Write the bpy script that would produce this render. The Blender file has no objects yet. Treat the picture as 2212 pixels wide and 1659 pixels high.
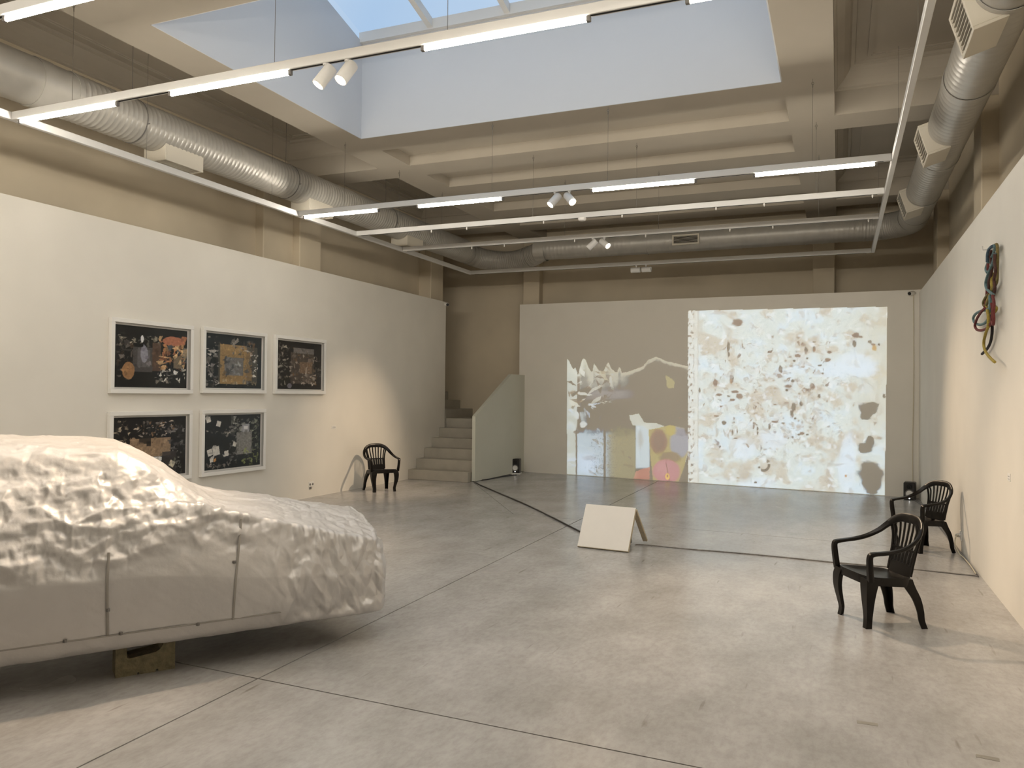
import bpy, math, random
import numpy as np
from mathutils import Vector, Matrix

# ------------------------------------------------------------------ camera, world, exposure
S = bpy.context.scene
COL = S.collection
S.view_settings.view_transform = 'Standard'
S.view_settings.look = 'None'
S.view_settings.exposure = 0.0
S.view_settings.gamma = 1.0
S.view_settings.use_curve_mapping = False

YAW, PITCH, ROLL, FPX = 0.393041, 0.0140394, 0.0101098, 1704.27
_f = Vector((-math.sin(YAW), math.cos(YAW), 0)); _r = Vector((math.cos(YAW), math.sin(YAW), 0)); _u = Vector((0, 0, 1))
_f2 = _f * math.cos(PITCH) + _u * math.sin(PITCH); _u2 = _u * math.cos(PITCH) - _f * math.sin(PITCH)
_r3 = _r * math.cos(ROLL) + _u2 * math.sin(ROLL); _u3 = _u2 * math.cos(ROLL) - _r * math.sin(ROLL)
cam_d = bpy.data.cameras.new('camera'); cam = bpy.data.objects.new('camera', cam_d); COL.objects.link(cam)
cam_d.sensor_fit = 'HORIZONTAL'; cam_d.sensor_width = 36.0; cam_d.lens = FPX / 2212 * 36.0
cam_d.clip_start = 0.05; cam_d.clip_end = 200
mw = Matrix.Identity(4)
for i in range(3):
    mw[i][0] = _r3[i]; mw[i][1] = _u3[i]; mw[i][2] = -_f2[i]
mw[0][3], mw[1][3], mw[2][3] = 0, 0, 1.6
cam.matrix_world = mw
S.camera = cam

TUBE_COL = (1.0, 0.925, 0.80)
TUBE_STR = 108.0
SPOT_COL = (1.0, 0.76, 0.52)
SPOT_W = 150.0
SPOT_K = 2.2
SKY_COL = (0.40, 0.57, 0.79)
SKY_STR = 1.0
FILM_STR = 1.0

cy = S.cycles
cy.use_adaptive_sampling = True; cy.adaptive_threshold = 0.05; cy.adaptive_min_samples = 16
cy.max_bounces = 4; cy.diffuse_bounces = 4; cy.glossy_bounces = 2; cy.transmission_bounces = 4; cy.transparent_max_bounces = 8
cy.caustics_reflective = False; cy.caustics_refractive = False; cy.sample_clamp_indirect = 6.0
w = bpy.data.worlds.new('sky'); S.world = w; w.use_nodes = True
wn = w.node_tree.nodes; wl = w.node_tree.links
bg = wn['Background']; bg.inputs['Color'].default_value = (*SKY_COL, 1); bg.inputs['Strength'].default_value = SKY_STR
_tc = wn.new('ShaderNodeTexCoord'); _nz = wn.new('ShaderNodeTexNoise'); _nz.inputs['Scale'].default_value = 2.2; _nz.inputs['Detail'].default_value = 4
_cr = wn.new('ShaderNodeValToRGB'); _cr.color_ramp.elements[0].position = 0.35; _cr.color_ramp.elements[0].color = (*SKY_COL, 1)
_cr.color_ramp.elements[1].position = 0.75; _cr.color_ramp.elements[1].color = (0.62, 0.72, 0.84, 1)
wl.new(_tc.outputs['Generated'], _nz.inputs['Vector']); wl.new(_nz.outputs['Fac'], _cr.inputs['Fac']); wl.new(_cr.outputs['Color'], bg.inputs['Color'])

random.seed(7)
rng = np.random.default_rng(11)

# ------------------------------------------------------------------ helpers
def link(o):
    COL.objects.link(o); return o
def tag(o, label=None, cat=None, group=None, kind=None):
    if label: o['label'] = label
    if cat: o['category'] = cat
    if group: o['group'] = group
    if kind: o['kind'] = kind
    return o
def empty(name, loc=(0, 0, 0), rz=0.0):
    o = bpy.data.objects.new(name, None); link(o); o.location = loc; o.rotation_euler = (0, 0, rz); o.empty_display_size = 0.1
    return o
def new_obj(name, verts, faces, mat, parent=None, smooth=False):
    me = bpy.data.meshes.new(name)
    me.from_pydata([tuple(v) for v in verts], [], [tuple(f) for f in faces]); me.update()
    if mat: me.materials.append(mat)
    if smooth:
        me.polygons.foreach_set('use_smooth', [True] * len(me.polygons))
    o = bpy.data.objects.new(name, me); link(o)
    if parent: o.parent = parent
    return o
def smooth_angle(o, deg=35):
    me = o.data
    me.polygons.foreach_set('use_smooth', [True] * len(me.polygons))
    try: me.set_sharp_from_angle(angle=math.radians(deg))
    except Exception: pass
    return o

class MB:
    def __init__(s): s.v = []; s.f = []
    def add(s, vs, fs):
        n = len(s.v); s.v += [tuple(p) for p in vs]; s.f += [tuple(i + n for i in f) for f in fs]; return s
    def box(s, x0, x1, y0, y1, z0, z1):
        return s.add([(x0,y0,z0),(x1,y0,z0),(x1,y1,z0),(x0,y1,z0),(x0,y0,z1),(x1,y0,z1),(x1,y1,z1),(x0,y1,z1)],
                     [(3,2,1,0),(4,5,6,7),(0,1,5,4),(1,2,6,5),(2,3,7,6),(3,0,4,7)])
    def bbox(s, x0, x1, y0, y1, z0, z1, b=0.004):
        """box with chamfered edges"""
        c = [(x0,x1),(y0,y1),(z0,z1)]
        vs = []; idx = {}
        for sx in (0,1):
            for sy in (0,1):
                for sz in (0,1):
                    for ax in range(3):
                        p = []
                        for a, sg in enumerate((sx,sy,sz)):
                            lo, hi = c[a]
                            e = hi if sg else lo
                            if a != ax: e += (-b if sg else b)
                            p.append(e)
                        idx[(sx,sy,sz,ax)] = len(vs); vs.append(p)
        fs = []
        for sg in (0,1):
            q = [idx[(sg,a,b2,0)] for a,b2 in ((0,0),(1,0),(1,1),(0,1))]; fs.append(q if sg else q[::-1])
            q = [idx[(a,sg,b2,1)] for a,b2 in ((0,0),(0,1),(1,1),(1,0))]; fs.append(q if sg else q[::-1])
            q = [idx[(a,b2,sg,2)] for a,b2 in ((0,0),(1,0),(1,1),(0,1))]; fs.append(q if sg else q[::-1])
        for sx in (0,1):
            for sy in (0,1):
                fs.append([idx[(sx,sy,0,0)], idx[(sx,sy,1,0)], idx[(sx,sy,1,1)], idx[(sx,sy,0,1)]])
                fs.append([idx[(sx,0,sy,0)], idx[(sx,1,sy,0)], idx[(sx,1,sy,2)], idx[(sx,0,sy,2)]])
                fs.append([idx[(0,sx,sy,1)], idx[(1,sx,sy,1)], idx[(1,sx,sy,2)], idx[(0,sx,sy,2)]])
                for sz in (0,1):
                    fs.append([idx[(sx,sy,sz,k)] for k in range(3)])
        return s.add(vs, fs)
    def prism(s, poly, z0, z1):
        n = len(poly)
        vs = [(p[0],p[1],z0) for p in poly] + [(p[0],p[1],z1) for p in poly]
        fs = [tuple(range(n))[::-1], tuple(range(n,2*n))] + [(i,(i+1)%n,n+(i+1)%n,n+i) for i in range(n)]
        return s.add(vs, fs)
    def tube(s, pts, r, n=8, cap=True):
        pts = [Vector(p) for p in pts]; m = len(pts)
        rs = r if isinstance(r, (list, tuple)) else [r]*m
        vs = []; prev = None
        for i, p in enumerate(pts):
            t = (pts[min(i+1,m-1)] - pts[max(i-1,0)]).normalized()
            if prev is None:
                a = Vector((0,0,1)) if abs(t.z) < .9 else Vector((1,0,0))
                nrm = t.cross(a).normalized()
            else:
                nrm = (prev - t*prev.dot(t)).normalized()
            prev = nrm; b = t.cross(nrm)
            for k in range(n):
                a = 2*math.pi*k/n
                vs.append(p + (nrm*math.cos(a) + b*math.sin(a))*rs[i])
        fs = [(i*n+k, i*n+(k+1)%n, (i+1)*n+(k+1)%n, (i+1)*n+k) for i in range(m-1) for k in range(n)]
        if cap: fs += [tuple(range(n))[::-1], tuple(range((m-1)*n, m*n))]
        return s.add(vs, fs)
    def lathe(s, prof, n=24, M=None):
        """prof: list of (r, z); around local z, transformed by M"""
        vs = []; m = len(prof)
        for r, z in prof:
            for k in range(n):
                a = 2*math.pi*k/n; p = Vector((r*math.cos(a), r*math.sin(a), z))
                vs.append(M @ p if M else p)
        fs = [(i*n+k, i*n+(k+1)%n, (i+1)*n+(k+1)%n, (i+1)*n+k) for i in range(m-1) for k in range(n)]
        fs += [tuple(range(n))[::-1], tuple(range((m-1)*n, m*n))]
        return s.add(vs, fs)
    def sweep(s, pts, sides, ws, ts, closed_caps=True):
        """rounded flat bar along pts: width ws along side, thickness ts along normal"""
        prof = [(-.5,-.2),(-.36,-.5),(.36,-.5),(.5,-.2),(.5,.2),(.36,.5),(-.36,.5),(-.5,.2)]
        m = len(pts); n = len(prof); vs = []
        for i in range(m):
            p = Vector(pts[i]); t = (Vector(pts[min(i+1,m-1)]) - Vector(pts[max(i-1,0)])).normalized()
            sd = Vector(sides[i]); sd = (sd - t*sd.dot(t)).normalized(); nn = t.cross(sd)
            for a, b in prof: vs.append(p + sd*(a*ws[i]) + nn*(b*ts[i]))
        fs = [(i*n+k, i*n+(k+1)%n, (i+1)*n+(k+1)%n, (i+1)*n+k) for i in range(m-1) for k in range(n)]
        fs += [tuple(range(n))[::-1], tuple(range((m-1)*n, m*n))]
        return s.add(vs, fs)
    def build(s, name, mat, parent=None, smooth=None):
        o = new_obj(name, s.v, s.f, mat, parent)
        if smooth: smooth_angle(o, smooth)
        return o

def catmull(P, k):
    P = np.asarray(P, float); out = []
    for i in range(len(P)-1):
        p0 = P[max(i-1,0)]; p1 = P[i]; p2 = P[i+1]; p3 = P[min(i+2,len(P)-1)]
        for j in range(k):
            t = j/k
            out.append(.5*((2*p1) + (-p0+p2)*t + (2*p0-5*p1+4*p2-p3)*t*t + (-p0+3*p1-3*p2+p3)*t**3))
    out.append(P[-1]); return np.array(out)

# --- numpy gradient noise
_perm = rng.permutation(256); _perm = np.concatenate([_perm, _perm, _perm])
_grad = rng.normal(size=(256,3)); _grad /= np.linalg.norm(_grad, axis=1)[:,None]
def pnoise(x, y, z=None):
    x = np.asarray(x, float); y = np.asarray(y, float); z = np.zeros_like(x) if z is None else np.asarray(z, float)
    xi = np.floor(x).astype(int); yi = np.floor(y).astype(int); zi = np.floor(z).astype(int)
    xf = x-xi; yf = y-yi; zf = z-zi
    fd = lambda t: t*t*t*(t*(t*6-15)+10)
    u, v, ww = fd(xf), fd(yf), fd(zf)
    def g(i, j, k):
        h = _perm[_perm[_perm[(xi+i) & 255] + ((yi+j) & 255)] + ((zi+k) & 255)] & 255
        q = _grad[h]
        return q[...,0]*(xf-i) + q[...,1]*(yf-j) + q[...,2]*(zf-k)
    L = lambda a, b, t: a + (b-a)*t
    return L(L(L(g(0,0,0),g(1,0,0),u), L(g(0,1,0),g(1,1,0),u), v), L(L(g(0,0,1),g(1,0,1),u), L(g(0,1,1),g(1,1,1),u), v), ww)*1.6
def fbm(x, y, z=None, o=4):
    s = 0; a = 1; t = 0
    for i in range(o):
        s = s + a*pnoise(x*2**i+17.3*i, y*2**i-9.1*i, None if z is None else z*2**i); t += a; a *= .5
    return s/t
def smst(a, b, x):
    t = np.clip((x-a)/(b-a), 0, 1); return t*t*(3-2*t)

# ------------------------------------------------------------------ materials
MATS = {}
def mat(name, col, rough=.6, metal=0., noise=0., nscale=8., bump=0., bscale=60., spec=.5, coat=0., rvar=0., detail=4.):
    if name in MATS: return MATS[name]
    m = bpy.data.materials.new(name); m.use_nodes = True
    nt = m.node_tree; b = nt.nodes['Principled BSDF']; L = nt.links
    b.inputs['Base Color'].default_value = (*col, 1); b.inputs['Roughness'].default_value = rough; b.inputs['Metallic'].default_value = metal
    b.inputs['Specular IOR Level'].default_value = spec
    if coat: b.inputs['Coat Weight'].default_value = coat
    tc = nt.nodes.new('ShaderNodeTexCoord')
    if noise or rvar:
        n = nt.nodes.new('ShaderNodeTexNoise'); n.inputs['Scale'].default_value = nscale; n.inputs['Detail'].default_value = detail
        L.new(tc.outputs['Object'], n.inputs['Vector'])
        if noise:
            r = nt.nodes.new('ShaderNodeValToRGB')
            r.color_ramp.elements[0].position = .3; r.color_ramp.elements[1].position = .7
            r.color_ramp.elements[0].color = (*[c*(1-noise) for c in col], 1); r.color_ramp.elements[1].color = (*[min(1, c*(1+noise)) for c in col], 1)
            L.new(n.outputs['Fac'], r.inputs['Fac']); L.new(r.outputs['Color'], b.inputs['Base Color'])
        if rvar:
            mr = nt.nodes.new('ShaderNodeMapRange'); mr.inputs[3].default_value = rough-rvar; mr.inputs[4].default_value = rough+rvar
            L.new(n.outputs['Fac'], mr.inputs[0]); L.new(mr.outputs[0], b.inputs['Roughness'])
    if bump:
        n2 = nt.nodes.new('ShaderNodeTexNoise'); n2.inputs['Scale'].default_value = bscale; n2.inputs['Detail'].default_value = 3
        L.new(tc.outputs['Object'], n2.inputs['Vector'])
        bp = nt.nodes.new('ShaderNodeBump'); bp.inputs['Strength'].default_value = bump; bp.inputs['Distance'].default_value = .01
        L.new(n2.outputs['Fac'], bp.inputs['Height']); L.new(bp.outputs['Normal'], b.inputs['Normal'])
    MATS[name] = m; return m
def emis(name, col, strength):
    m = bpy.data.materials.new(name); m.use_nodes = True; nt = m.node_tree
    b = nt.nodes['Principled BSDF']; b.inputs['Base Color'].default_value = (*col, 1)
    b.inputs['Emission Color'].default_value = (*col, 1); b.inputs['Emission Strength'].default_value = strength
    MATS[name] = m; return m

M_wall = mat('warm white plaster paint', (.79,.755,.685), .85, noise=.025, nscale=1.6, detail=2)
M_upper = mat('old grey beige plaster', (.62,.54,.41), .9, noise=.07, nscale=1.1, detail=3)
M_ceil = mat('ceiling paint with dim light tone', (.44,.395,.325), .85, noise=.03, nscale=2.0, detail=2)  # same paint as the shaft; its dimmer, warmer light is put into the colour
M_well = mat('white skylight shaft paint', (.64,.66,.69), .8)
M_rail = mat('white powder coated rail', (.68,.67,.65), .45)
M_duct = mat('pale galvanised duct skin', (.46,.44,.40), .36, metal=.25, noise=.06, nscale=5, detail=2)
M_ductbox = mat('cream enamel vent box', (.70,.65,.55), .55)
M_dark = mat('black plastic', (.012,.010,.009), .35)
M_chair = mat('dark brown black resin', (.005,.0035,.0025), .30, spec=.25)
M_slot = mat('black gap', (.01,.01,.01), .9)
M_white = mat('white lacquer', (.82,.80,.76), .5)
M_frame = mat('white picture frame lacquer', (.86,.84,.80), .45)
M_step = mat('grey cement step', (.40,.37,.31), .7, noise=.08, nscale=4, bump=.08)
M_bal = mat('pale balustrade paint with film reflection tint', (.60,.60,.52), .7, noise=.02, nscale=2)  # greenish reflection of the film is put into this colour
M_wire = mat('steel wire', (.25,.23,.20), .4, metal=.8)
M_brick = mat('rough concrete block', (.21,.18,.11), .95, noise=.25, nscale=30, bump=.6, bscale=80)
M_cable_g = mat('grey cable', (.16,.15,.14), .5)
M_tapecable = mat('silvery grey tape over cable', (.24,.22,.20), .3, noise=.3, nscale=20)
M_cable_w = mat('cream cable', (.62,.56,.42), .5)
M_cone = mat('white speaker cone', (.78,.77,.74), .45)
M_joint = mat('dark joint sand', (.06,.05,.04), .95)

# polished concrete
def concrete():
    m = bpy.data.materials.new('polished concrete'); m.use_nodes = True; nt = m.node_tree; L = nt.links; b = nt.nodes['Principled BSDF']
    tc = nt.nodes.new('ShaderNodeTexCoord')
    def nz(scale, detail, stretch=None, rough=.55):
        n = nt.nodes.new('ShaderNodeTexNoise'); n.inputs['Scale'].default_value = scale; n.inputs['Detail'].default_value = detail; n.inputs['Roughness'].default_value = rough
        if stretch:
            mp = nt.nodes.new('ShaderNodeMapping'); mp.inputs['Scale'].default_value = stretch; L.new(tc.outputs['Object'], mp.inputs['Vector']); L.new(mp.outputs['Vector'], n.inputs['Vector'])
        else: L.new(tc.outputs['Object'], n.inputs['Vector'])
        return n
    big = nz(.55, 3); mid = nz(2.6, 4, (1,.55,1), .65); fine = nz(26, 3, (1,.5,1), .7)
    r1 = nt.nodes.new('ShaderNodeValToRGB'); r1.color_ramp.elements[0].position = .32; r1.color_ramp.elements[1].position = .70
    r1.color_ramp.elements[0].color = (.420,.408,.398,1); r1.color_ramp.elements[1].color = (.53,.515,.503,1)
    L.new(big.outputs['Fac'], r1.inputs['Fac'])
    r2 = nt.nodes.new('ShaderNodeValToRGB'); r2.color_ramp.elements[0].position = .30; r2.color_ramp.elements[1].position = .72
    r2.color_ramp.elements[0].color = (.80,.79,.78,1); r2.color_ramp.elements[1].color = (1.1,1.1,1.1,1)
    L.new(mid.outputs['Fac'], r2.inputs['Fac'])
    r3 = nt.nodes.new('ShaderNodeValToRGB'); r3.color_ramp.elements[0].position = .30; r3.color_ramp.elements[1].position = .60
    r3.color_ramp.elements[0].color = (.86,.85,.84,1); r3.color_ramp.elements[1].color = (1,1,1,1)
    L.new(fine.outputs['Fac'], r3.inputs['Fac'])
    m1 = nt.nodes.new('ShaderNodeMixRGB'); m1.blend_type = 'MULTIPLY'; m1.inputs[0].default_value = 1
    L.new(r1.outputs['Color'], m1.inputs[1]); L.new(r2.outputs['Color'], m1.inputs[2])
    m2 = nt.nodes.new('ShaderNodeMixRGB'); m2.blend_type = 'MULTIPLY'; m2.inputs[0].default_value = 1
    L.new(m1.outputs[0], m2.inputs[1]); L.new(r3.outputs['Color'], m2.inputs[2])
    # dark scuffs: stretched thresholded noise
    sc = nz(7, 2, (3.2,.35,1), .4); r4 = nt.nodes.new('ShaderNodeValToRGB'); r4.color_ramp.elements[0].position = .70; r4.color_ramp.elements[1].position = .80
    r4.color_ramp.elements[0].color = (1,1,1,1); r4.color_ramp.elements[1].color = (.66,.63,.60,1); L.new(sc.outputs['Fac'], r4.inputs['Fac'])
    m3 = nt.nodes.new('ShaderNodeMixRGB'); m3.blend_type = 'MULTIPLY'; m3.inputs[0].default_value = 1
    L.new(m2.outputs[0], m3.inputs[1]); L.new(r4.outputs['Color'], m3.inputs[2]); L.new(m3.outputs[0], b.inputs['Base Color'])
    r5 = nt.nodes.new('ShaderNodeValToRGB'); r5.color_ramp.elements[0].position = .2; r5.color_ramp.elements[1].position = .8
    r5.color_ramp.elements[0].color = (.20,.20,.20,1); r5.color_ramp.elements[1].color = (.29,.29,.29,1)
    L.new(big.outputs['Fac'], r5.inputs['Fac']); L.new(r5.outputs['Color'], b.inputs['Roughness'])
    b.inputs['Specular IOR Level'].default_value = .5
    return m
M_floor = concrete()

def glass_mat(name, tint, ior=1.3):
    m = bpy.data.materials.new(name); m.use_nodes = True; nt = m.node_tree; L = nt.links
    for n in list(nt.nodes): nt.nodes.remove(n)
    o = nt.nodes.new('ShaderNodeOutputMaterial'); t = nt.nodes.new('ShaderNodeBsdfTransparent'); g = nt.nodes.new('ShaderNodeBsdfGlossy')
    t.inputs[0].default_value = (*tint, 1); g.inputs['Roughness'].default_value = .03
    fr = nt.nodes.new('ShaderNodeFresnel'); fr.inputs[0].default_value = ior
    mx = nt.nodes.new('ShaderNodeMixShader'); L.new(fr.outputs[0], mx.inputs[0]); L.new(t.outputs[0], mx.inputs[1]); L.new(g.outputs[0], mx.inputs[2]); L.new(mx.outputs[0], o.inputs[0])
    return m
M_skyglass = glass_mat('skylight glass', (.97,.985,1.0), 1.03)
M_picglass = glass_mat('picture glass', (.98,.98,.98), 1.12)

def attr_mat(name, rough=.6, emit=0., base=None):
    m = bpy.data.materials.new(name); m.use_nodes = True; nt = m.node_tree; L = nt.links; b = nt.nodes['Principled BSDF']
    a = nt.nodes.new('ShaderNodeAttribute'); a.attribute_name = 'paint'
    b.inputs['Roughness'].default_value = rough
    if emit:
        b.inputs['Base Color'].default_value = (*base, 1); L.new(a.outputs['Color'], b.inputs['Emission Color']); b.inputs['Emission Strength'].default_value = emit
    else: L.new(a.outputs['Color'], b.inputs['Base Color'])
    return m
def srgb(c):
    c = np.asarray(c, float)/255.; return np.where(c <= .04045, c/12.92, ((c+.055)/1.055)**2.4)
def painted_sheet(name, P00, Pu, Pv, nu, nv, cols, mat_, parent=None):
    """flat sheet with an nu x nv grid of linear colours (rows = v)"""
    uu, vv = np.meshgrid(np.linspace(0,1,nu), np.linspace(0,1,nv))
    V = np.asarray(P00)[None,None] + uu[...,None]*np.asarray(Pu) + vv[...,None]*np.asarray(Pv)
    me = bpy.data.meshes.new(name)
    idx = np.arange(nu*nv).reshape(nv, nu)
    F = np.stack([idx[:-1,:-1], idx[:-1,1:], idx[1:,1:], idx[1:,:-1]], -1).reshape(-1, 4)
    me.vertices.add(nu*nv); me.vertices.foreach_set('co', V.reshape(-1).astype(np.float32))
    me.loops.add(F.size); me.loops.foreach_set('vertex_index', F.reshape(-1).astype(np.int32))
    me.polygons.add(len(F)); me.polygons.foreach_set('loop_start', (np.arange(len(F))*4).astype(np.int32))
    me.update(calc_edges=True); me.validate()
    at = me.color_attributes.new('paint', 'FLOAT_COLOR', 'POINT')
    at.data.foreach_set('color', np.concatenate([cols.reshape(-1,3), np.ones((nu*nv,1))], 1).astype(np.float32).reshape(-1))
    me.materials.append(mat_)
    o = bpy.data.objects.new(name, me); link(o)
    if parent: o.parent = parent
    return o

# ------------------------------------------------------------------ setting
XL, XR = -7.48, 1.195          # display walls
XUL, XUR = -7.95, 1.60         # old walls above
YB = 15.80                     # old back wall
YN = -4.0                      # behind the camera
SOF = 4.92                     # beam soffit

# floor slabs with recessed saw-cut joints
fl = MB().box(XUL-2.2, XUR+.3, YN-.2, YB+.2, -.10, -.016).build('floor', M_joint); tag(fl, 'polished grey concrete floor with saw-cut joints', kind='structure')
def jx(y): return -2.98 + (y-2.41)*(-3.157+2.98)/(14.815-2.41)
def jb(x): return 3.484 - .0313*(x+.562)
def jc(x): return 9.465 - .0718*(x-1.289)
g = .005
def meet(fn):
    x = -3.0
    for _ in range(8): x = jx(fn(x))
    return x, fn(x)
pb = meet(jb); pc = meet(jc)
x0, x1, y0, y1 = XUL-2.1, XUR+.2, YN-.1, YB+.1
slabs = [
 [(x0,y0),(jx(y0)-g,y0),(pb[0]-g,pb[1]-g),(x0,jb(x0)-g)],
 [(jx(y0)+g,y0),(x1,y0),(x1,jb(x1)-g),(pb[0]+g,pb[1]-g)],
 [(x0,jb(x0)+g),(pb[0]-g,pb[1]+g),(pc[0]-g,pc[1]-g),(x0,jc(x0)-g)],
 [(pb[0]+g,pb[1]+g),(x1,jb(x1)+g),(x1,jc(x1)-g),(pc[0]+g,pc[1]-g)],
 [(pc[0]+g,pc[1]+g),(x1,jc(x1)+g),(x1,y1),(jx(y1)+g,y1)],
]
for poly in slabs: MB().prism(poly, -.016, 0).build('slab', M_floor, fl)
# rear left slab is cut by the short diagonal joint near the stairs
dA = (-4.05, jc(-4.05)+g); dB = (-6.2, 13.12)
nx, ny = (dB[1]-dA[1]), -(dB[0]-dA[0]); nl = math.hypot(nx, ny); nx, ny = nx/nl*.003, ny/nl*.003
MB().prism([(x0,jc(x0)+g),(dA[0]-nx,dA[1]-ny),(dB[0]-nx,dB[1]-ny),(dB[0]-nx,y1),(x0,y1)], -.016, 0).build('slab', M_floor, fl)
MB().prism([(dA[0]+nx,dA[1]+ny),(pc[0]-g,pc[1]+g),(jx(y1)-g,y1),(dB[0]+nx,y1),(dB[0]+nx,dB[1]+ny)], -.016, 0).build('slab', M_floor, fl)

def struct(name, mb, m, label=None, parent=None, smooth=None):
    o = mb.build(name, m, parent, smooth)
    if not parent: o['kind'] = 'structure'
    if label: o['label'] = label
    return o
struct('wall_left', MB().box(XL-.18, XL, YN, 14.45, 0, 3.50), M_wall, 'white display wall on the left carrying the framed collages')
struct('wall_right', MB().box(XR, XR+.18, YN, 14.32, 0, 3.33), M_wall, 'white display wall on the right with the hanging ropes')
# angled projection wall
PA = np.array([-6.174,15.37]); PBv = np.array([.701,14.386]); pd_ = (PBv-PA)/np.linalg.norm(PBv-PA); pn = np.array([pd_[1],-pd_[0]])  # pn points to room
def pw(s, z, off=0.): return (PA[0]+pd_[0]*s+pn[0]*off, PA[1]+pd_[1]*s+pn[1]*off, z)
sE = 7.55
o = MB(); a0 = [pw(-.04,0), pw(sE,0), pw(sE,0,-.16), pw(-.04,0,-.16)]
zt = [3.505, 3.375, 3.375, 3.505]
o.add(a0 + [(p[0],p[1],z) for p, z in zip(a0, zt)], [(3,2,1,0),(4,5,6,7),(0,1,5,4),(1,2,6,5),(2,3,7,6),(3,0,4,7)])
struct('wall_back', o, M_wall, 'white projection wall at the far end of the gallery')
struct('wall_back_upper', MB().box(-10.2, XUR+.2, YB, YB+.2, 0, 5.6), M_upper, 'old plaster wall behind the projection wall and the stairs')
struct('wall_left_upper', MB().box(XUL-.2, XUL, YN, 14.45, 0, 5.6), M_upper, 'old plaster wall rising above the left display wall')
struct('wall_right_upper', MB().box(XUR, XUR+.2, YN, YB+.2, 0, 5.6), M_upper, 'old plaster wall rising above the right display wall')
struct('wall_stair_end', MB().box(-10.4, -10.2, 14.2, YB+.2, 0, 5.6), M_upper, 'end wall of the stairwell')
struct('wall_stair_front', MB().box(-10.2, XUL-.2, 14.25, 14.45, 0, 5.6), M_upper, 'front wall of the stairwell')
struct('wall_near', MB().box(XUL-.2, XUR+.2, YN-.2, YN, 0, 5.6), M_wall, 'wall behind the viewer')
# pilasters
n = 1
for (a, b) in ((9.93,10.47), (14.15,14.69)):
    struct('trim_%d' % n, MB().bbox(XUL-.02, -7.675, a, b, 0, SOF+.02, .012), M_upper, 'plastered pilaster above the left display wall'); n += 1
    struct('trim_%d' % n, MB().bbox(1.43, XUR+.02, a, b-.03, 0, SOF+.02, .012), M_upper, 'plastered pilaster above the right display wall'); n += 1
struct('trim_%d' % n, MB().bbox(XUL-.02, -7.80, 9.25, 9.93, 0, SOF+.02, .012), M_upper, 'shallow plaster offset beside the left pilaster'); n += 1
for (a, b) in ((-6.23,-5.86), (-.46,-.08)):
    struct('trim_%d' % n, MB().bbox(a, b, 15.58, YB+.02, 0, SOF+.02, .012), M_upper, 'plastered column on the old back wall'); n += 1

# ceiling: beams, ribs, coffers
ceil = empty('ceiling', (0,0,SOF)); tag(ceil, 'beamed ceiling with moulded coffers around the skylight', kind='structure')
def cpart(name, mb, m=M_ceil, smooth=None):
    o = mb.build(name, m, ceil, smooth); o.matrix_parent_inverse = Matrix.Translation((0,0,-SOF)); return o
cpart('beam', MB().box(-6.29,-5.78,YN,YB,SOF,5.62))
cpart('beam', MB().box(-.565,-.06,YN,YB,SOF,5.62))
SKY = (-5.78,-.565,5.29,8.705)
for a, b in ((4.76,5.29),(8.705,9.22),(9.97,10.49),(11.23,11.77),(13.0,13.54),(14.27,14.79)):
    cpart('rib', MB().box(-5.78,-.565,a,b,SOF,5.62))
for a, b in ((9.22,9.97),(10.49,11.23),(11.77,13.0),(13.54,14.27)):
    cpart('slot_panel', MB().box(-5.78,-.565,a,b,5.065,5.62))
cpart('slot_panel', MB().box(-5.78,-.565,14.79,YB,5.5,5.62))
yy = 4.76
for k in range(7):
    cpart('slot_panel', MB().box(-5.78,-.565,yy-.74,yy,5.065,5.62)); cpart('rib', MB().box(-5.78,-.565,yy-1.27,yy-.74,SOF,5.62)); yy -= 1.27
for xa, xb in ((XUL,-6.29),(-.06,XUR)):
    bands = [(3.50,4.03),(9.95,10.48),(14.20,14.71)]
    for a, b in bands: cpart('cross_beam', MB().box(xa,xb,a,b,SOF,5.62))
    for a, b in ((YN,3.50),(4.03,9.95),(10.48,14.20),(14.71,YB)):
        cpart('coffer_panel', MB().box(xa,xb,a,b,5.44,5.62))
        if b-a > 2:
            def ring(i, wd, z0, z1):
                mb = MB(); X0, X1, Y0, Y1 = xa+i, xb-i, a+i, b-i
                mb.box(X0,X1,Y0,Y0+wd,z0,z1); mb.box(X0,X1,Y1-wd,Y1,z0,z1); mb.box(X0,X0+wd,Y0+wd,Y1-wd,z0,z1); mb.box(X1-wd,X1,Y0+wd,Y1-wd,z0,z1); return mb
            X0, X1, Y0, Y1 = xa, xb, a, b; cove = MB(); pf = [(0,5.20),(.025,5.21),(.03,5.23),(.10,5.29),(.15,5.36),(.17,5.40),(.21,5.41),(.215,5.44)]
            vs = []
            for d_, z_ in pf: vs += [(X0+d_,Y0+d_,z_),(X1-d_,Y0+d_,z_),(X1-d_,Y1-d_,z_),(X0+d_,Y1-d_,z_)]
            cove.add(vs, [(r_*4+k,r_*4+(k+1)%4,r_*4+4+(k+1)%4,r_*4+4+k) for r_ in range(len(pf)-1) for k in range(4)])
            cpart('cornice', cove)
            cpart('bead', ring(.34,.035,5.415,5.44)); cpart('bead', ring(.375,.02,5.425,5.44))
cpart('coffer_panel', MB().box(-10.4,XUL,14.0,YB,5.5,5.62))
struct('roof_leak_slab', MB().box(-10.5,SKY[0]-.2,YN-.3,YB+.3,5.62,5.75).box(SKY[1]+.2,XUR+.3,YN-.3,YB+.3,5.62,5.75).box(SKY[0]-.2,SKY[1]+.2,YN-.3,SKY[2]-.2,5.62,5.75).box(SKY[0]-.2,SKY[1]+.2,SKY[3]+.2,YB+.3,5.62,5.75), M_upper, 'unseen roof slab added around the skylight against light leaks')  # unseen slab added over the ceiling to stop sky light leaking in
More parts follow.
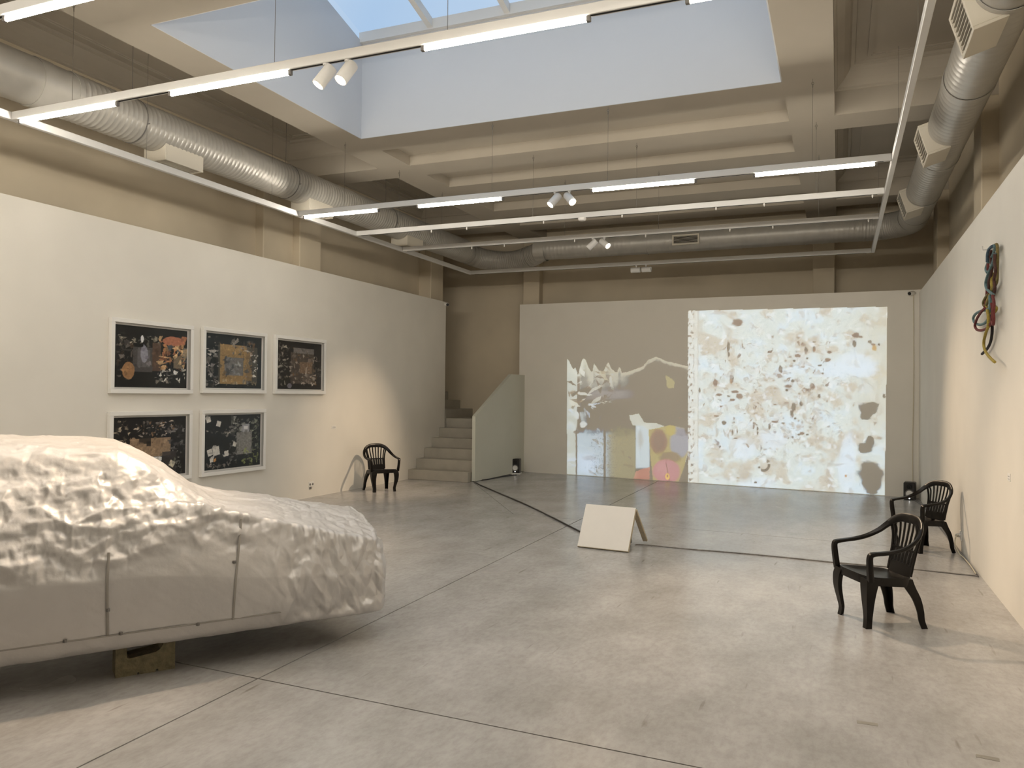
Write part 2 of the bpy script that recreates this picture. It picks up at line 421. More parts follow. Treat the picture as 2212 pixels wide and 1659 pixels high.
# skylight shaft and pitched glazing
ZE, YR_, ZR = 6.18, 7.0, 6.62
sk = empty('window_1', (-3.17,7.0,SOF)); tag(sk, 'pitched glass skylight over a white shaft with blue sky beyond', kind='structure')
def spart(name, mb, m):
    o = mb.build(name, m, sk); o.matrix_parent_inverse = Matrix.Translation((3.17,-7.0,-SOF)); return o
t = .012
spart('shaft_wall', MB().box(SKY[0],SKY[1],SKY[3]-t,SKY[3]+.12,SOF+.001,ZE), M_well)
spart('shaft_wall', MB().box(SKY[0],SKY[1],SKY[2]-.12,SKY[2]+t,SOF+.001,ZE), M_well)
gab = [(SKY[2],SOF+.001),(SKY[3],SOF+.001),(SKY[3],ZE),(YR_,ZR),(SKY[2],ZE)]
for xa, xb in ((SKY[0]-.12,SKY[0]+t),(SKY[1]-t,SKY[1]+.12)):
    mb = MB(); k = len(gab)
    mb.add([(xa,p[0],p[1]) for p in gab]+[(xb,p[0],p[1]) for p in gab], [tuple(range(k))[::-1], tuple(range(k,2*k))]+[(i,(i+1)%k,k+(i+1)%k,k+i) for i in range(k)])
    spart('shaft_wall', mb, M_well)
def slope(x0_, x1_, yb, zb_, yt, zt_, th):
    return MB().add([(x0_,yb,zb_),(x1_,yb,zb_),(x1_,yt,zt_),(x0_,yt,zt_),(x0_,yb,zb_+th),(x1_,yb,zb_+th),(x1_,yt,zt_+th),(x0_,yt,zt_+th)],
                    [(3,2,1,0),(4,5,6,7),(0,1,5,4),(1,2,6,5),(2,3,7,6),(3,0,4,7)])
nP = 5; pwid = (SKY[1]-SKY[0])/nP
for yb in (SKY[3], SKY[2]):
    for k in range(nP):
        xa = SKY[0]+pwid*k; spart('pane', slope(xa+.02,xa+pwid-.02,yb,ZE+.09,YR_,ZR+.09,.008), M_skyglass)
    for k in range(1, nP):
        xa = SKY[0]+pwid*k; spart('glazing_bar', slope(xa-.035,xa+.035,yb,ZE-.02,YR_,ZR-.02,.11), M_white)
    yi = yb+(.07 if yb < 7 else -.07)
    spart('eaves_rail', MB().box(SKY[0],SKY[1],min(yb,yi),max(yb,yi),ZE-.02,ZE+.11), M_white)
spart('ridge_rail', MB().box(SKY[0],SKY[1],YR_-.05,YR_+.05,ZR-.02,ZR+.10), M_white)

# ------------------------------------------------------------------ stairs and balustrade
st = empty('staircase', (-6.85,12.98,0)); tag(st, 'grey cement staircase climbing behind the left display wall', 'staircase')
def child_at(o, par):
    o.matrix_parent_inverse = Matrix.Translation(-Vector(par.location)); return o
RI, TR = .185, .305
for k in range(6):
    ya = 12.98+TR*k; yb = 14.505 if k == 5 else ya+TR
    yb = ya+TR if k < 5 else YB
    child_at(MB().bbox(XL, -6.235, ya, yb, .0, RI*(k+1), .006).build('step', M_step, st), st)
for k in range(6):
    xb_ = XL-.005-TR*k
    child_at(MB().bbox(xb_-TR, xb_, 14.505, YB, 0, RI*(7+k), .006).build('step', M_step, st), st)
bl = empty('stair_balustrade', (-6.17,13.12,0)); tag(bl, 'pale solid balustrade panel with a sloping top beside the stairs', 'balustrade')
prof = [(13.115,.012),(15.36,.012),(15.36,2.02),(14.69,2.02),(13.115,1.205)]
mb = MB(); k = len(prof); A = []
xf = lambda y: -6.155+.075*(y-13.115)/2.25
mb.add([(xf(p[0])-.065,p[0],p[1]) for p in prof]+[(xf(p[0]),p[0],p[1]) for p in prof], [tuple(range(k))[::-1], tuple(range(k,2*k))]+[(i,(i+1)%k,k+(i+1)%k,k+i) for i in range(k)])
child_at(mb.build('panel', M_bal, bl), bl)
child_at(MB().box(-6.215,-6.175,13.13,15.3,0,.012).build('plinth', M_slot, bl), bl)

# ------------------------------------------------------------------ lighting frame
frm = empty('lighting_frame', (-3.14,9.0,4.06)); tag(frm, 'white suspended rectangular lighting frame of rails hanging under the beams', 'lighting frame')
ROWS = {'z4':-.62,'z3':.70,'z2_added':2.02,'z1':3.38,'a':4.73,'b':8.73,'c':10.12,'d':11.49,'e':14.14}
XA, XB = -6.79, .505
def fpart(name, mb, m, smooth=None): return child_at(mb.build(name, m, frm, smooth), frm)
fpart('side_rail', MB().bbox(XA-.025,XA+.025,YN+.6,ROWS['e']+.025,3.99,4.06,.004), M_rail)
fpart('side_rail', MB().bbox(XB-.025,XB+.025,YN+.6,ROWS['e']+.025,3.99,4.06,.004), M_rail)
for y in ROWS.values():
    fpart('cross_rail', MB().bbox(XA+.026,XB-.026,y-.025,y+.025,3.99,4.06,.004), M_rail)
    fpart('track_slot', MB().box(XA+.1,XB-.1,y-.009,y+.009,3.9885,3.9905), M_slot)
WX = (-.266,-2.46,-3.91,-6.04)
for k_, y in ROWS.items():
    if k_ in 'e': continue
    for x in WX:
        fpart('suspension_wire', MB().tube([(x,y,4.05),(x,y,SOF)], .0022, 5).tube([(x+.012*math.cos(a),y,SOF-.045+.014*math.sin(a)) for a in np.linspace(0,6.2,9)], .003, 5)
              .tube([(x,y,SOF-.09),(x,y,SOF-.055)], .005, 6), M_wire)
for y in (6.2,8.2,12.3):
    for x in (XA,XB):
        fpart('suspension_wire', MB().tube([(x,y,4.05),(x,y,SOF if x > -6.5 else SOF+.5)], .0018, 5), M_wire)
PINS = (-5.49,-4.92,-3.75,-2.65,-1.44,-.86,.353)
for r in 'cd':
    for x in PINS:
        fpart('lamp_holder', MB().tube([(x,ROWS[r],3.99),(x,ROWS[r],3.965)], .010, 8).tube([(x-.006,ROWS[r],3.962),(x+.006,ROWS[r],3.962)], .011, 8), M_white)
fpart('smoke_detector', MB().lathe([(.055,0),(.055,-.02),(.045,-.035),(.02,-.042)], 20, Matrix.Translation((-3.2,ROWS['c'],3.99))), M_white, 40)

M_tube = emis('fluorescent glow', TUBE_COL, TUBE_STR)
TX = ((-6.70,-5.50),(-4.95,-3.75),(-2.66,-1.45),(-.86,.35))
pos_words = ('leftmost','second','third','rightmost')
row_words = {'a':'on the near cross rail under the skylight','b':'on the cross rail just beyond the skylight','z1':'on the cross rail at the top left image corner','z2_added':'added out of view on the rail above the viewer','z3':'on the rail overhead behind the viewer','z4':'on the last rail behind the viewer'}
for r in ('a','b','z1','z2_added'):  # last row is out of view, added to brighten the near walls and floor
    for i, (xa, xb) in enumerate(TX):
        y = ROWS[r]; o = empty('fluorescent_tube', ((xa+xb)/2,y,3.968))
        tag(o, '%s glowing fluorescent tube %s' % (pos_words[i], row_words[r]), 'light', 'glowing fluorescent tubes')
        child_at(MB().tube([(xa+.03,y,3.968),(xb-.03,y,3.968)], .0150, 8).build('tube', M_tube, o, 40), o)
        for xe, sg in ((xa,1),(xb,-1)):
            child_at(MB().bbox(min(xe,xe+sg*.028),max(xe,xe+sg*.028),y-.014,y+.014,3.952,3.989,.003).build('holder', M_dark if False else M_cable_g, o), o)

M_lens = emis('lamp lens glow', (1.0,.82,.6), 25.0); M_lens.cycles.emission_sampling = 'NONE'
M_lensoff = mat('unlit lamp lens', (.30,.28,.25), .3)
def spot(x, y, tgt, lit, label, watts=None, ang=34, cone_r=.047):
    piv = Vector((x,y,3.905)); d = (Vector(tgt)-piv).normalized()
    o = empty('track_spotlight', (x,y,3.99)); tag(o, label, 'spotlight', 'white cylinder spotlights on the rails')
    child_at(MB().lathe([(.011,3.92),(.011,3.975),(.02,3.976),(.02,3.989)], 12, Matrix.Translation((x,y,0))).build('stem', M_rail, o, 40), o)
    q = d.to_track_quat('Z','Y').to_matrix().to_4x4(); Mx = Matrix.Translation(piv) @ q
    L0, L1 = -.075, .095
    child_at(MB().lathe([(.0,L0),(cone_r*.96,L0),(cone_r,L0+.006),(cone_r,L1),(cone_r-.005,L1),(cone_r-.006,L1-.02),(.0,L1-.02)], 24, Mx).build('canister', M_rail, o, 40), o)
    child_at(MB().lathe([(.0,L1-.018),(cone_r-.007,L1-.018),(cone_r-.007,L1-.012),(0,L1-.010)], 20, Mx).build('lens', M_lens if lit else M_lensoff, o, 40), o)
    if lit:
        ld = bpy.data.lights.new('spot beam','SPOT'); ld.energy = (watts or SPOT_W)*SPOT_K; ld.color = SPOT_COL; ld.spot_size = math.radians(ang); ld.spot_blend = 1.0; ld.shadow_soft_size = .009
        lo = bpy.data.objects.new('beam', ld); link(lo); lo.parent = o; lo.matrix_parent_inverse = Matrix.Translation(-Vector(o.location))
        lo.matrix_basis = Matrix.Translation(piv + d*(L1+.01)) @ (-d).to_track_quat('Z','Y').to_matrix().to_4x4()
    return o
spot(-3.45,ROWS['a'],(-5.0,3.4,.9), True, 'left lit cylinder spotlight of the pair on the near rail under the skylight', 150, 60)
spot(-3.265,ROWS['a'],(-4.1,2.9,.9), True, 'right lit cylinder spotlight of the pair on the near rail under the skylight', 130, 60)
spot(-3.095,ROWS['b'],(-5.2,6.6,.6), True, 'left lit cylinder spotlight of the pair on the rail beyond the skylight', 90, 56)
spot(-2.918,ROWS['b'],(.35,5.9,.3), True, 'right lit cylinder spotlight of the pair on the rail beyond the skylight', 260, 58)
spot(-3.46,ROWS['d'],(-7.2,11.15,.5), True, 'left cylinder spotlight of the pair above the far duct, aimed at the lone chair', 190, 46)
spot(-3.28,ROWS['d'],(1.0,9.2,.5), True, 'right lit cylinder spotlight of the pair in front of the far duct', 250, 52)
spot(-3.43,ROWS['e'],(-6.4,14.10,3.93), False, 'left unlit spotlight of the horizontal pair on the farthest rail')
spot(-3.25,ROWS['e'],(.4,14.10,3.93), False, 'right unlit spotlight of the horizontal pair on the farthest rail')

# ------------------------------------------------------------------ ventilation ducts
def duct_mesh(path, rfun, nseg=36, pitch=.062, amp=.007, per=6, k=1, ribs=None):
    """spiral duct swept along a dense path; returns verts, faces"""
    P = np.asarray(path, float); seg = np.linalg.norm(np.diff(P, axis=0), axis=1); cum = np.concatenate([[0], np.cumsum(seg)])
    n = int(cum[-1]/pitch*per); ss = np.linspace(0, cum[-1], n)
    Q = np.stack([np.interp(ss, cum, P[:,i]) for i in range(3)], 1)
    T = np.gradient(Q, axis=0)
    kk = np.ones(5)/5
    T = np.stack([np.convolve(np.pad(T[:,i], 2, 'edge'), kk, 'valid') for i in range(3)], 1)
    T /= np.linalg.norm(T, axis=1)[:,None]
    up = np.array([0,0,1.]); N = np.cross(T, up); N /= np.linalg.norm(N, axis=1)[:,None]; B = np.cross(N, T)
    th = np.linspace(0, 2*np.pi, nseg, endpoint=False)
    ph = ss[:,None]/pitch - th[None]/(2*np.pi)
    fr = ph - np.floor(ph)
    bumpv = np.exp(-((fr-.5)/.16)**2)
    rr = np.array([rfun(s) for s in ss])
    am = np.array([amp if (ribs is None or ribs(s)) else 0 for s in ss])
    sag = .0010*pnoise(ss[:,None]*6 + 0*th[None], np.cos(th)[None]*1.5 + 0*ss[:,None], np.sin(th)[None]*1.5 + 0*ss[:,None])
    R = rr[:,None] + am[:,None]*bumpv + sag
    V = Q[:,None,:] + R[...,None]*(N[:,None,:]*np.cos(th)[None,:,None] + B[:,None,:]*np.sin(th)[None,:,None])
    idx = np.arange(n*nseg).reshape(n, nseg); nx_ = np.roll(idx, -1, 1)
    F = np.stack([idx[:-1], nx_[:-1], nx_[1:], idx[1:]], -1).reshape(-1,4)
    return V.reshape(-1,3), F, (ss, Q, T, N, B)
def np_mesh(name, V, F, m, parent=None, smooth=True):
    me = bpy.data.meshes.new(name); me.vertices.add(len(V)); me.vertices.foreach_set('co', np.asarray(V, np.float32).reshape(-1))
    k = F.shape[1]; me.loops.add(F.size); me.loops.foreach_set('vertex_index', F.astype(np.int32).reshape(-1))
    me.polygons.add(len(F)); me.polygons.foreach_set('loop_start', (np.arange(len(F))*k).astype(np.int32))
    me.update(calc_edges=True); me.validate()
    if smooth: me.polygons.foreach_set('use_smooth', [True]*len(me.polygons))
    me.materials.append(m); o = bpy.data.objects.new(name, me); link(o)
    if parent: o.parent = parent
    return o
def ringband(c, tdir, r, wd, th=.004):
    q = Vector(tdir).to_track_quat('Z','Y').to_matrix().to_4x4(); Mx = Matrix.Translation(Vector(c)) @ q
    n = 36; prof = [(r,-wd/2),(r+th,-wd/2),(r+th,wd/2),(r,wd/2)]; vs = []
    for rr, z in prof:
        for k in range(n): a = 2*math.pi*k/n; vs.append(Mx @ Vector((rr*math.cos(a), rr*math.sin(a), z)))
    fs = [(i%4*n+k, i%4*n+(k+1)%n, (i+1)%4*n+(k+1)%n, (i+1)%4*n+k) for i in range(4) for k in range(n)]
    return MB().add(vs, fs)
RD = .215
DLX, DLZ = -7.0, 4.49; DBY, DBZ = 14.68, 4.50; DRX, DRZ = 1.08, 4.50
dL = empty('ventilation_duct', (DLX,6,DLZ)); tag(dL, 'long pale spiral duct running along the left wall under the coffers', 'duct', 'round ventilation ducts')
pathL = [(DLX,y,DLZ) for y in np.linspace(YN+.3,14.3,62)]
V, F, _ = duct_mesh(pathL, lambda s: RD+.012, ribs=lambda s: s > 9.1)
child_at(np_mesh('spiral_skin', V, F, M_duct, dL), dL)
for y, wd in ((5.10,.14),(5.42,.05),(14.28,.03),(14.2,.02),(12.2,.03),(10.2,.03)):
    child_at(ringband((DLX,y,DLZ),(0,1,0),RD+.014,wd,.006).build('collar', M_duct, dL, 40), dL)
for y in (6.19,8.73,11.3):
    child_at(ringband((DLX,y,DLZ),(0,1,0),RD+.019,.012,.004).tube([(DLX,y,DLZ+RD),(DLX,y,5.44)], .003, 5).tube([(DLX+RD+.02,y,DLZ-.06),(DLX+RD+.045,y,DLZ-.06)], .006, 6).build('hanger_strap', M_cable_g, dL), dL)
def louvres(par, xs, ys, zs, axis, n):
    """thin slats; the face's bounding ranges and the axis across which slats repeat"""
    for i in range(n):
        f = (i+.5)/n
        if axis == 'y': y_ = ys[0]+(ys[1]-ys[0])*f; mb = MB().box(xs[0],xs[1],y_-.0022,y_+.0022,zs[0],zs[1])
        elif axis == 'x': x_ = xs[0]+(xs[1]-xs[0])*f; mb = MB().box(x_-.0022,x_+.0022,ys[0],ys[1],zs[0],zs[1])
        else: z_ = zs[0]+(zs[1]-zs[0])*f; mb = MB().box(xs[0],xs[1],ys[0],ys[1],z_-.0025,z_+.0025)
        child_at(mb.build('louvre', M_ductbox, par), par)
def vent_box_down(y0_, y1_, label):
    o = empty('vent_box', (DLX,(y0_+y1_)/2,4.15)); tag(o, label, 'vent', 'vent boxes under the left duct')
    xa, xb = DLX-.16, DLX+.16
    mb = MB().bbox(xa,xb,y0_,y0_+.02,4.15,4.36,.003).bbox(xa,xb,y1_-.02,y1_,4.15,4.36,.003).bbox(xa,xa+.02,y0_+.02,y1_-.02,4.15,4.36,.003).bbox(xb-.02,xb,y0_+.02,y1_-.02,4.15,4.36,.003)
    child_at(mb.build('box', M_ductbox, o), o); child_at(MB().box(xa+.02,xb-.02,y0_+.02,y1_-.02,4.20,4.21).build('dark_inside', M_slot, o), o)
    louvres(o, (xa+.02,xb-.02),(y0_+.02,y1_-.02),(4.155,4.18),'x',7)
vent_box_down(6.50,7.06,'cream vent box under the left duct near the near rail')
vent_box_down(9.05,9.61,'cream vent box under the left duct behind the second cross rail')
vent_box_down(11.75,12.31,'cream vent box under the left duct near its far end')

dB_ = empty('ventilation_duct', (-2.5,DBY,DBZ)); tag(dB_, 'spiral duct crossing the far end in front of the old back wall', 'duct', 'round ventilation ducts')
elb = catmull([(DLX,14.28,DLZ),(DLX+.05,14.58,DLZ-.04),(DLX+.28,14.86,DLZ-.10),(DLX+.70,14.96,DLZ-.14),(-5.85,14.88,DBZ-.11),(-5.45,DBY,DBZ-.01)], 14)
V, F, _ = duct_mesh(list(elb), lambda s: RD-.008, pitch=.05, amp=.006)
child_at(np_mesh('flexible_elbow', V, F, M_duct, dB_), dB_)
V, F, _ = duct_mesh([(x,DBY,DBZ) for x in np.linspace(-5.5,.35,40)], lambda s: RD-.004, pitch=.08, amp=.003)
child_at(np_mesh('spiral_skin', V, F, M_duct, dB_), dB_)
for p, td, wd, rr in (((-5.92,14.90,DBZ-.12),(1,-.1,.12),.025,RD+.004),((-5.80,14.86,DBZ-.10),(1,-.3,.2),.025,RD+.008),((-5.48,DBY,DBZ-.01),(1,0,0),.22,RD+.006),((DLX+.03,14.42,DLZ-.02),(.2,1,-.1),.025,RD+.006),((DLX+.07,14.56,DLZ-.04),(.4,1,-.15),.02,RD+.004),((-3.35,DBY,DBZ),(1,0,0),.03,RD+.002),((-.55,DBY,DBZ),(1,0,0),.03,RD+.002),((-.28,DBY,DBZ),(1,0,0),.02,RD+.002)):
    child_at(ringband(p,td,rr,wd,.005).build('collar', M_duct, dB_, 40), dB_)
vg = empty('duct_grille', (-2.6,14.45,4.47)); tag(vg, 'rectangular dark louvred grille on the front of the far duct', 'vent')
gx0, gx1, gz0, gz1, gy = -2.84,-2.35,4.375,4.565,14.452
child_at(MB().bbox(gx0,gx1,gy-.012,gy+.03,gz0,gz0+.028,.003).bbox(gx0,gx1,gy-.012,gy+.03,gz1-.028,gz1,.003).bbox(gx0,gx0+.028,gy-.012,gy+.03,gz0+.028,gz1-.028,.003).bbox(gx1-.028,gx1,gy-.012,gy+.03,gz0+.028,gz1-.028,.003).build('frame', M_ductbox, vg), vg)
child_at(MB().box(gx0+.02,gx1-.02,gy+.012,gy+.02,gz0+.02,gz1-.02).build('dark_inside', M_slot, vg), vg)
louvres(vg, (gx0+.028,gx1-.028),(gy-.006,gy+.012),(gz0+.028,gz1-.028),'z',6)

dR = empty('ventilation_duct', (DRX,8,DRZ)); tag(dR, 'long pale spiral duct running along the right wall', 'duct', 'round ventilation ducts')
V, F, _ = duct_mesh([(DRX,y,DRZ) for y in np.linspace(YN+.3,14.05,60)], lambda s: RD, pitch=.10, amp=.004)
child_at(np_mesh('spiral_skin', V, F, M_duct, dR), dR)
elb = [(DRX-.62+.62*math.cos(a), 14.06+.62*math.sin(a), DRZ) for a in np.linspace(-.02,math.pi/2,30)]
elb += [(.35,DBY,DBZ)]
V, F, _ = duct_mesh(elb, lambda s: RD, pitch=.055, amp=.005)
child_at(np_mesh('elbow', V, F, M_duct, dR), dR)
for y, wd in ((8.1,.10),(10.5,.12),(6.3,.05),(12.3,.03),(13.6,.03)):
    child_at(ringband((DRX,y,DRZ),(0,1,0),RD+.004,wd,.006).build('collar', M_duct, dR, 40), dR)
def vent_box_side(yc, label):
    o = empty('vent_box', (.80,yc,4.15)); tag(o, label, 'vent', 'louvred vent boxes on the right duct')
    xa, xb, ya, yb, za, zb = .79, 1.02, yc-.26, yc+.26, 4.28, 4.62
    mb = MB().bbox(xa,xb,ya,yb,za,za+.025,.003).bbox(xa,xb,ya,yb,zb-.025,zb,.003).bbox(xa,xb,ya,ya+.035,za+.025,zb-.025,.003).bbox(xa,xb,yb-.035,yb,za+.025,zb-.025,.003)
    # tip the face slightly downwards by turning the whole box about the duct axis
    R_ = Matrix.Translation((DRX,0,DRZ)) @ Matrix.Rotation(math.radians(-17),4,'Y') @ Matrix.Translation((-DRX,0,-DRZ))
    def rb(mb_): mb_.v = [tuple(R_ @ Vector(p)) for p in mb_.v]; return mb_
    child_at(rb(mb).build('box', M_ductbox, o), o)
    child_at(rb(MB().box(xa+.04,xa+.05,ya+.035,yb-.035,za+.025,zb-.025)).build('dark_inside', M_slot, o), o)
    for i in range(7):
        z_ = za+.035+(zb-za-.07)*(i+.5)/7
        child_at(rb(MB().box(xa+.004,xa+.028,ya+.035,yb-.035,z_-.003,z_+.003)).build('louvre', M_ductbox, o), o)
vent_box_side(6.6,'large louvred vent box on the right duct at the top right image edge')
vent_box_side(9.7,'middle louvred vent box on the right duct')
vent_box_side(12.55,'small looking vent box on the right duct nearest the far corner')

# ------------------------------------------------------------------ projected film on the back wall
def homography(src, dst):
    A = []; b = []
    for (x, y), (X, Y) in zip(src, dst):
        A += [[x,y,1,0,0,0,-X*x,-X*y],[0,0,0,x,y,1,-Y*x,-Y*y]]; b += [X,Y]
    h = np.linalg.solve(np.array(A), np.array(b)); return np.append(h,1).reshape(3,3)
def inpoly(X, Y, poly):
    ins = np.zeros(X.shape, bool); n = len(poly); j = n-1
    for i in range(n):
        xi, yi = poly[i]; xj, yj = poly[j]
        ins ^= ((yi > Y) != (yj > Y)) & (X < (xj-xi)*(Y-yi)/(yj-yi+1e-9)+xi); j = i
    return ins
FS0, FS1, FZ0, FZ1 = 1.085, 6.975, .012, 3.215
NU, NV = 520, 290
uu, vv = np.meshgrid(np.linspace(0,1,NU), np.linspace(0,1,NV))
Hm = homography([(1.092,2.348),(6.977,3.125),(6.945,.003),(1.105,.003)], [(124,472),(1988,168),(1971,1272),(121,1146)])
s_ = FS0+(FS1-FS0)*uu; z_ = FZ0+(FZ1-FZ0)*vv
den = Hm[2,0]*s_+Hm[2,1]*z_+Hm[2,2]
CX = (Hm[0,0]*s_+Hm[0,1]*z_+Hm[0,2])/den; CY = (Hm[1,0]*s_+Hm[1,1]*z_+Hm[1,2])/den
wx = CX + 7*fbm(CX/28, CY/28+3, o=3); wy = CY + 7*fbm(CX/28+40, CY/28-8, o=3)     # ragged edges
film = np.zeros((NV,NU,3))
def lay(mask, col, a=1.):
    m = (np.clip(mask,0,1)*a)[...,None]; film[...] = film*(1-m) + srgb(col)*m
def blob(cx, cy, rx, ry, soft=.25, rough=.5):
    out = np.zeros(CX.shape); m = (abs(CX-cx) < rx*2.2) & (abs(CY-cy) < ry*2.2)
    if m.any():
        X, Y = CX[m], CY[m]; d = np.sqrt(((X-cx)/rx)**2+((Y-cy)/ry)**2) + rough*fbm(X/(rx*.9)+cx, Y/(ry*.9)+cy, o=3)
        out[m] = 1-smst(1-soft, 1+soft, d)
    return out
right = (CX > 826+5*fbm(CX*0+1, CY/22, o=3)) & (CY > 193-(CX-830)*.0206) & (CX < 1988-(CY-168)*.0155)
rb_ = right.astype(float)
lay(rb_, (214,221,214))
n1 = fbm(CX/190+5, CY/150, o=5); n2 = fbm(CX/70+9, CY/60+4, o=4); n3 = fbm(CX/26, CY/26+7, o=3)
lay(rb_*smst(.02,.25,n1+.35*n2), (203,194,174), .85)
lay(rb_*smst(.05,.30,-n1+.4*n2), (214,229,236), .8)
lay(rb_*smst(.18,.30,n2+.3*n3), (190,180,164), .55)
lay(rb_*smst(.20,.28,fbm(CX/48+60,CY/40+2,o=4)), (232,238,238), .7)
lay(rb_*smst(.22,.27,fbm(CX/36+90,CY/52+31,o=3))*smst(900,1000,CX)*smst(1800,1500,CX)*smst(380,520,CY)*smst(1150,950,CY), (183,172,152), .6)
lay(rb_*smst(1680,1960,CX)*smst(1.0,.4,abs(CY-520)/520+.5*n1), (206,200,176), .6)
lay(rb_*(CX < 884)*smst(-.3,.2,n2+.2), (222,222,210), .7)
lay(rb_*(abs(CX-884) < 3), (190,182,165), .5)
lay(rb_*smst(34,10,abs(CX-838))*smst(.12,.22,fbm(CX/14,CY/22+8,o=2)), (140,120,98), .8)
for cx, cy, rx, ry in ((1800,500,110,60),(1700,540,90,50),(1850,540,80,40),(1150,1000,70,60),(1320,950,80,60),(1750,1130,50,140),(1760,1000,40,90),(1230,1230,100,60)):
    lay(rb_*blob(cx,cy,rx,ry,.35), (221,233,241), .75)
BR = (139,114,90); DB = (112,84,64)
for cx, cy, rx, ry in ((1115,262,32,20),(1060,402,8,32),(1063,447,6,13),(985,612,15,22),(1080,585,12,28),(1005,682,16,8),(1100,665,22,9),(1125,690,18,16),(1085,712,16,8),(1062,690,10,5),
        (1365,532,11,19),(1358,572,18,13),(1436,602,10,9),(1410,632,22,10),(1402,655,10,9),(1505,657,15,15),(1550,635,16,17),(1530,655,12,8),(1440,752,13,24),(1430,795,11,22),(1450,820,8,6),(1485,735,11,14),
        (1640,480,19,12),(1497,390,15,13),(1513,422,10,22),(1560,416,8,18),(1465,455,18,11),(1445,485,9,7),(1520,470,7,6),(1590,690,8,11),(1610,558,8,6),(1595,512,12,5),(1560,375,10,5),(1300,868,8,16),(1332,840,22,6),(1380,848,10,5),
        (1208,868,5,14),(1230,880,6,12),(1490,908,15,9),(1470,915,8,6),(1435,930,6,6),(1520,915,8,5),(1102,936,11,4),(1000,965,8,14),(1010,985,8,8),(1290,1070,9,8),(1218,1193,9,6),(990,806,14,5),(1035,845,13,13),(1015,750,14,5),
        (1803,335,20,16),(1795,385,12,18),(1830,345,16,6),(1885,375,12,10),(1905,390,14,6),(1938,390,8,7),(893,655,5,16),(1968,690,9,14),(1465,600,6,6),(1230,905,5,10),(1240,1105,8,6),(1085,900,4,16),(1112,895,4,14),(1330,740,14,4),(1650,435,14,8)):
    lay(rb_*blob(cx,cy,rx,ry,.3,.55), DB if rx < 14 else BR, .95)
lay(rb_*smst(11,5,abs(np.hypot(CX-1265,(CY-1092)*1.0)-32))*(CY > 1085)*(CX > 1250), DB, .9)
for q in range(150):
    cx, cy = rng.normal(1420,210), rng.normal(680,180); r0 = rng.uniform(3,9)
    lay(rb_*blob(cx,cy,r0*rng.uniform(.7,2),r0,.5,.6), ((176,164,148),(150,130,108),(228,234,232))[rng.integers(0,3)], rng.uniform(.35,.8))
def shard(n, x0_, x1_, y0_, y1_, size, pal, msk, al=(.5,.9), elong=1.6):
    for _ in range(n):
        cx, cy = rng.uniform(x0_,x1_), rng.uniform(y0_,y1_); k = rng.integers(4,8); r0 = size*rng.uniform(.4,1.4); an = rng.uniform(0,np.pi)
        m = (abs(CX-cx) < r0*elong*1.4) & (abs(CY-cy) < r0*elong*1.4)
        if not m.any(): continue
        t_ = np.sort(rng.uniform(0,2*np.pi,k)); rr = rng.uniform(.5,1.2,k)*r0
        ux, uy = np.cos(t_)*rr*elong, np.sin(t_)*rr/elong
        poly = [(cx+p_*np.cos(an)-q_*np.sin(an), cy+p_*np.sin(an)+q_*np.cos(an)) for p_, q_ in zip(ux, uy)]
        o_ = np.zeros(CX.shape); o_[m] = inpoly(wx[m], wy[m], poly); lay(o_*msk, pal[rng.integers(0,len(pal))], rng.uniform(*al))
shard(150, 880,1960,220,1220, 34, ((226,233,233),(196,188,170),(210,214,208),(186,176,158)), rb_, (.2,.5))
shard(170, 930,1650,360,1000, 11, ((228,234,234),(176,164,146),(150,130,106),(122,96,72),(204,200,186)), rb_, (.4,.9))
shard(40, 845,1960,230,1210, 9, ((150,130,108),(232,238,238),(168,154,134)), rb_, (.4,.8))
lay(rb_*blob(1912,410,14,18,.4), (196,158,92), .9); lay(rb_*blob(1745,1155,6,8,.3), (190,140,70), .9); lay(rb_*blob(1076,605,7,14,.4), (170,130,70), .6); lay(rb_*blob(1560,420,5,9,.4), (190,150,80), .7)
for cx, cy, rx, ry in ((1880,765,50,38),(1862,800,34,28),(1905,745,30,18),(1858,990,44,34),(1885,955,24,30),(1890,1140,72,66),(1900,1195,50,62),(1905,1235,26,28)):
    m_ = rb_*blob(cx,cy,rx,ry,.22,.5); film *= (1-m_*.93)[...,None]
film += (rb_*smst(5,2,abs(CX-(1986-(CY-168)*.0155))))[...,None]*srgb((60,56,44))
# left half
topx = [100,124,140,158,170,185,193,206,216,230,246,262,270,278,288,306,326,338,350,362,380,402,414,424,432,440,446,480,500,520,560,576,590,640,700,826]
topy = [470,472,500,536,520,566,540,486,470,478,522,548,546,498,512,540,545,540,508,494,530,550,552,520,526,556,552,548,540,532,520,500,482,460,486,516]
topl = np.interp(CX, topx, topy) + 5*fbm(CX/16, CY/16, o=2)
lf = (CX >= 121) & (CX < 826) & (CY > topl) & (~right)
L_ = lf.astype(float)
dtop = CY-topl
pale = (206,204,182)
lay(L_*smst(120,20,dtop+40*n3+35*n2)*smst(560,330,CX), pale, .95)
lay(L_*smst(34,8,dtop+12*n3)*smst(250,420,CX), (196,188,164), .9)
lay(L_*blob(300,600,160,60,.5), (190,184,166), .6)
lay(L_*smst(46,14,abs(CY-(690-(CX-200)*.04)))*smst(640,420,CX)*smst(180,230,CX), (168,160,150), .75)
lay(L_*blob(270,760,130,60,.6)*.9, (140,122,92), .5)
lay(L_*smst(.0,.25,n2)*smst(330,200,CX)*smst(720,600,CY), (214,214,196), .7)
lay(L_*smst(192,176,CX), (204,206,192), .9)
lay(L_*smst(700,760,CY)*smst(260,200,CX)*smst(.0,.3,n2+.1), (206,212,208), .7)
lay(L_*smst(860,930,CY+30*n3)*smst(176,184,CX)*smst(420,330,CX), (196,208,212), .9)
lay(L_*blob(240,1080,60,60,.5), (206,219,232), .8)
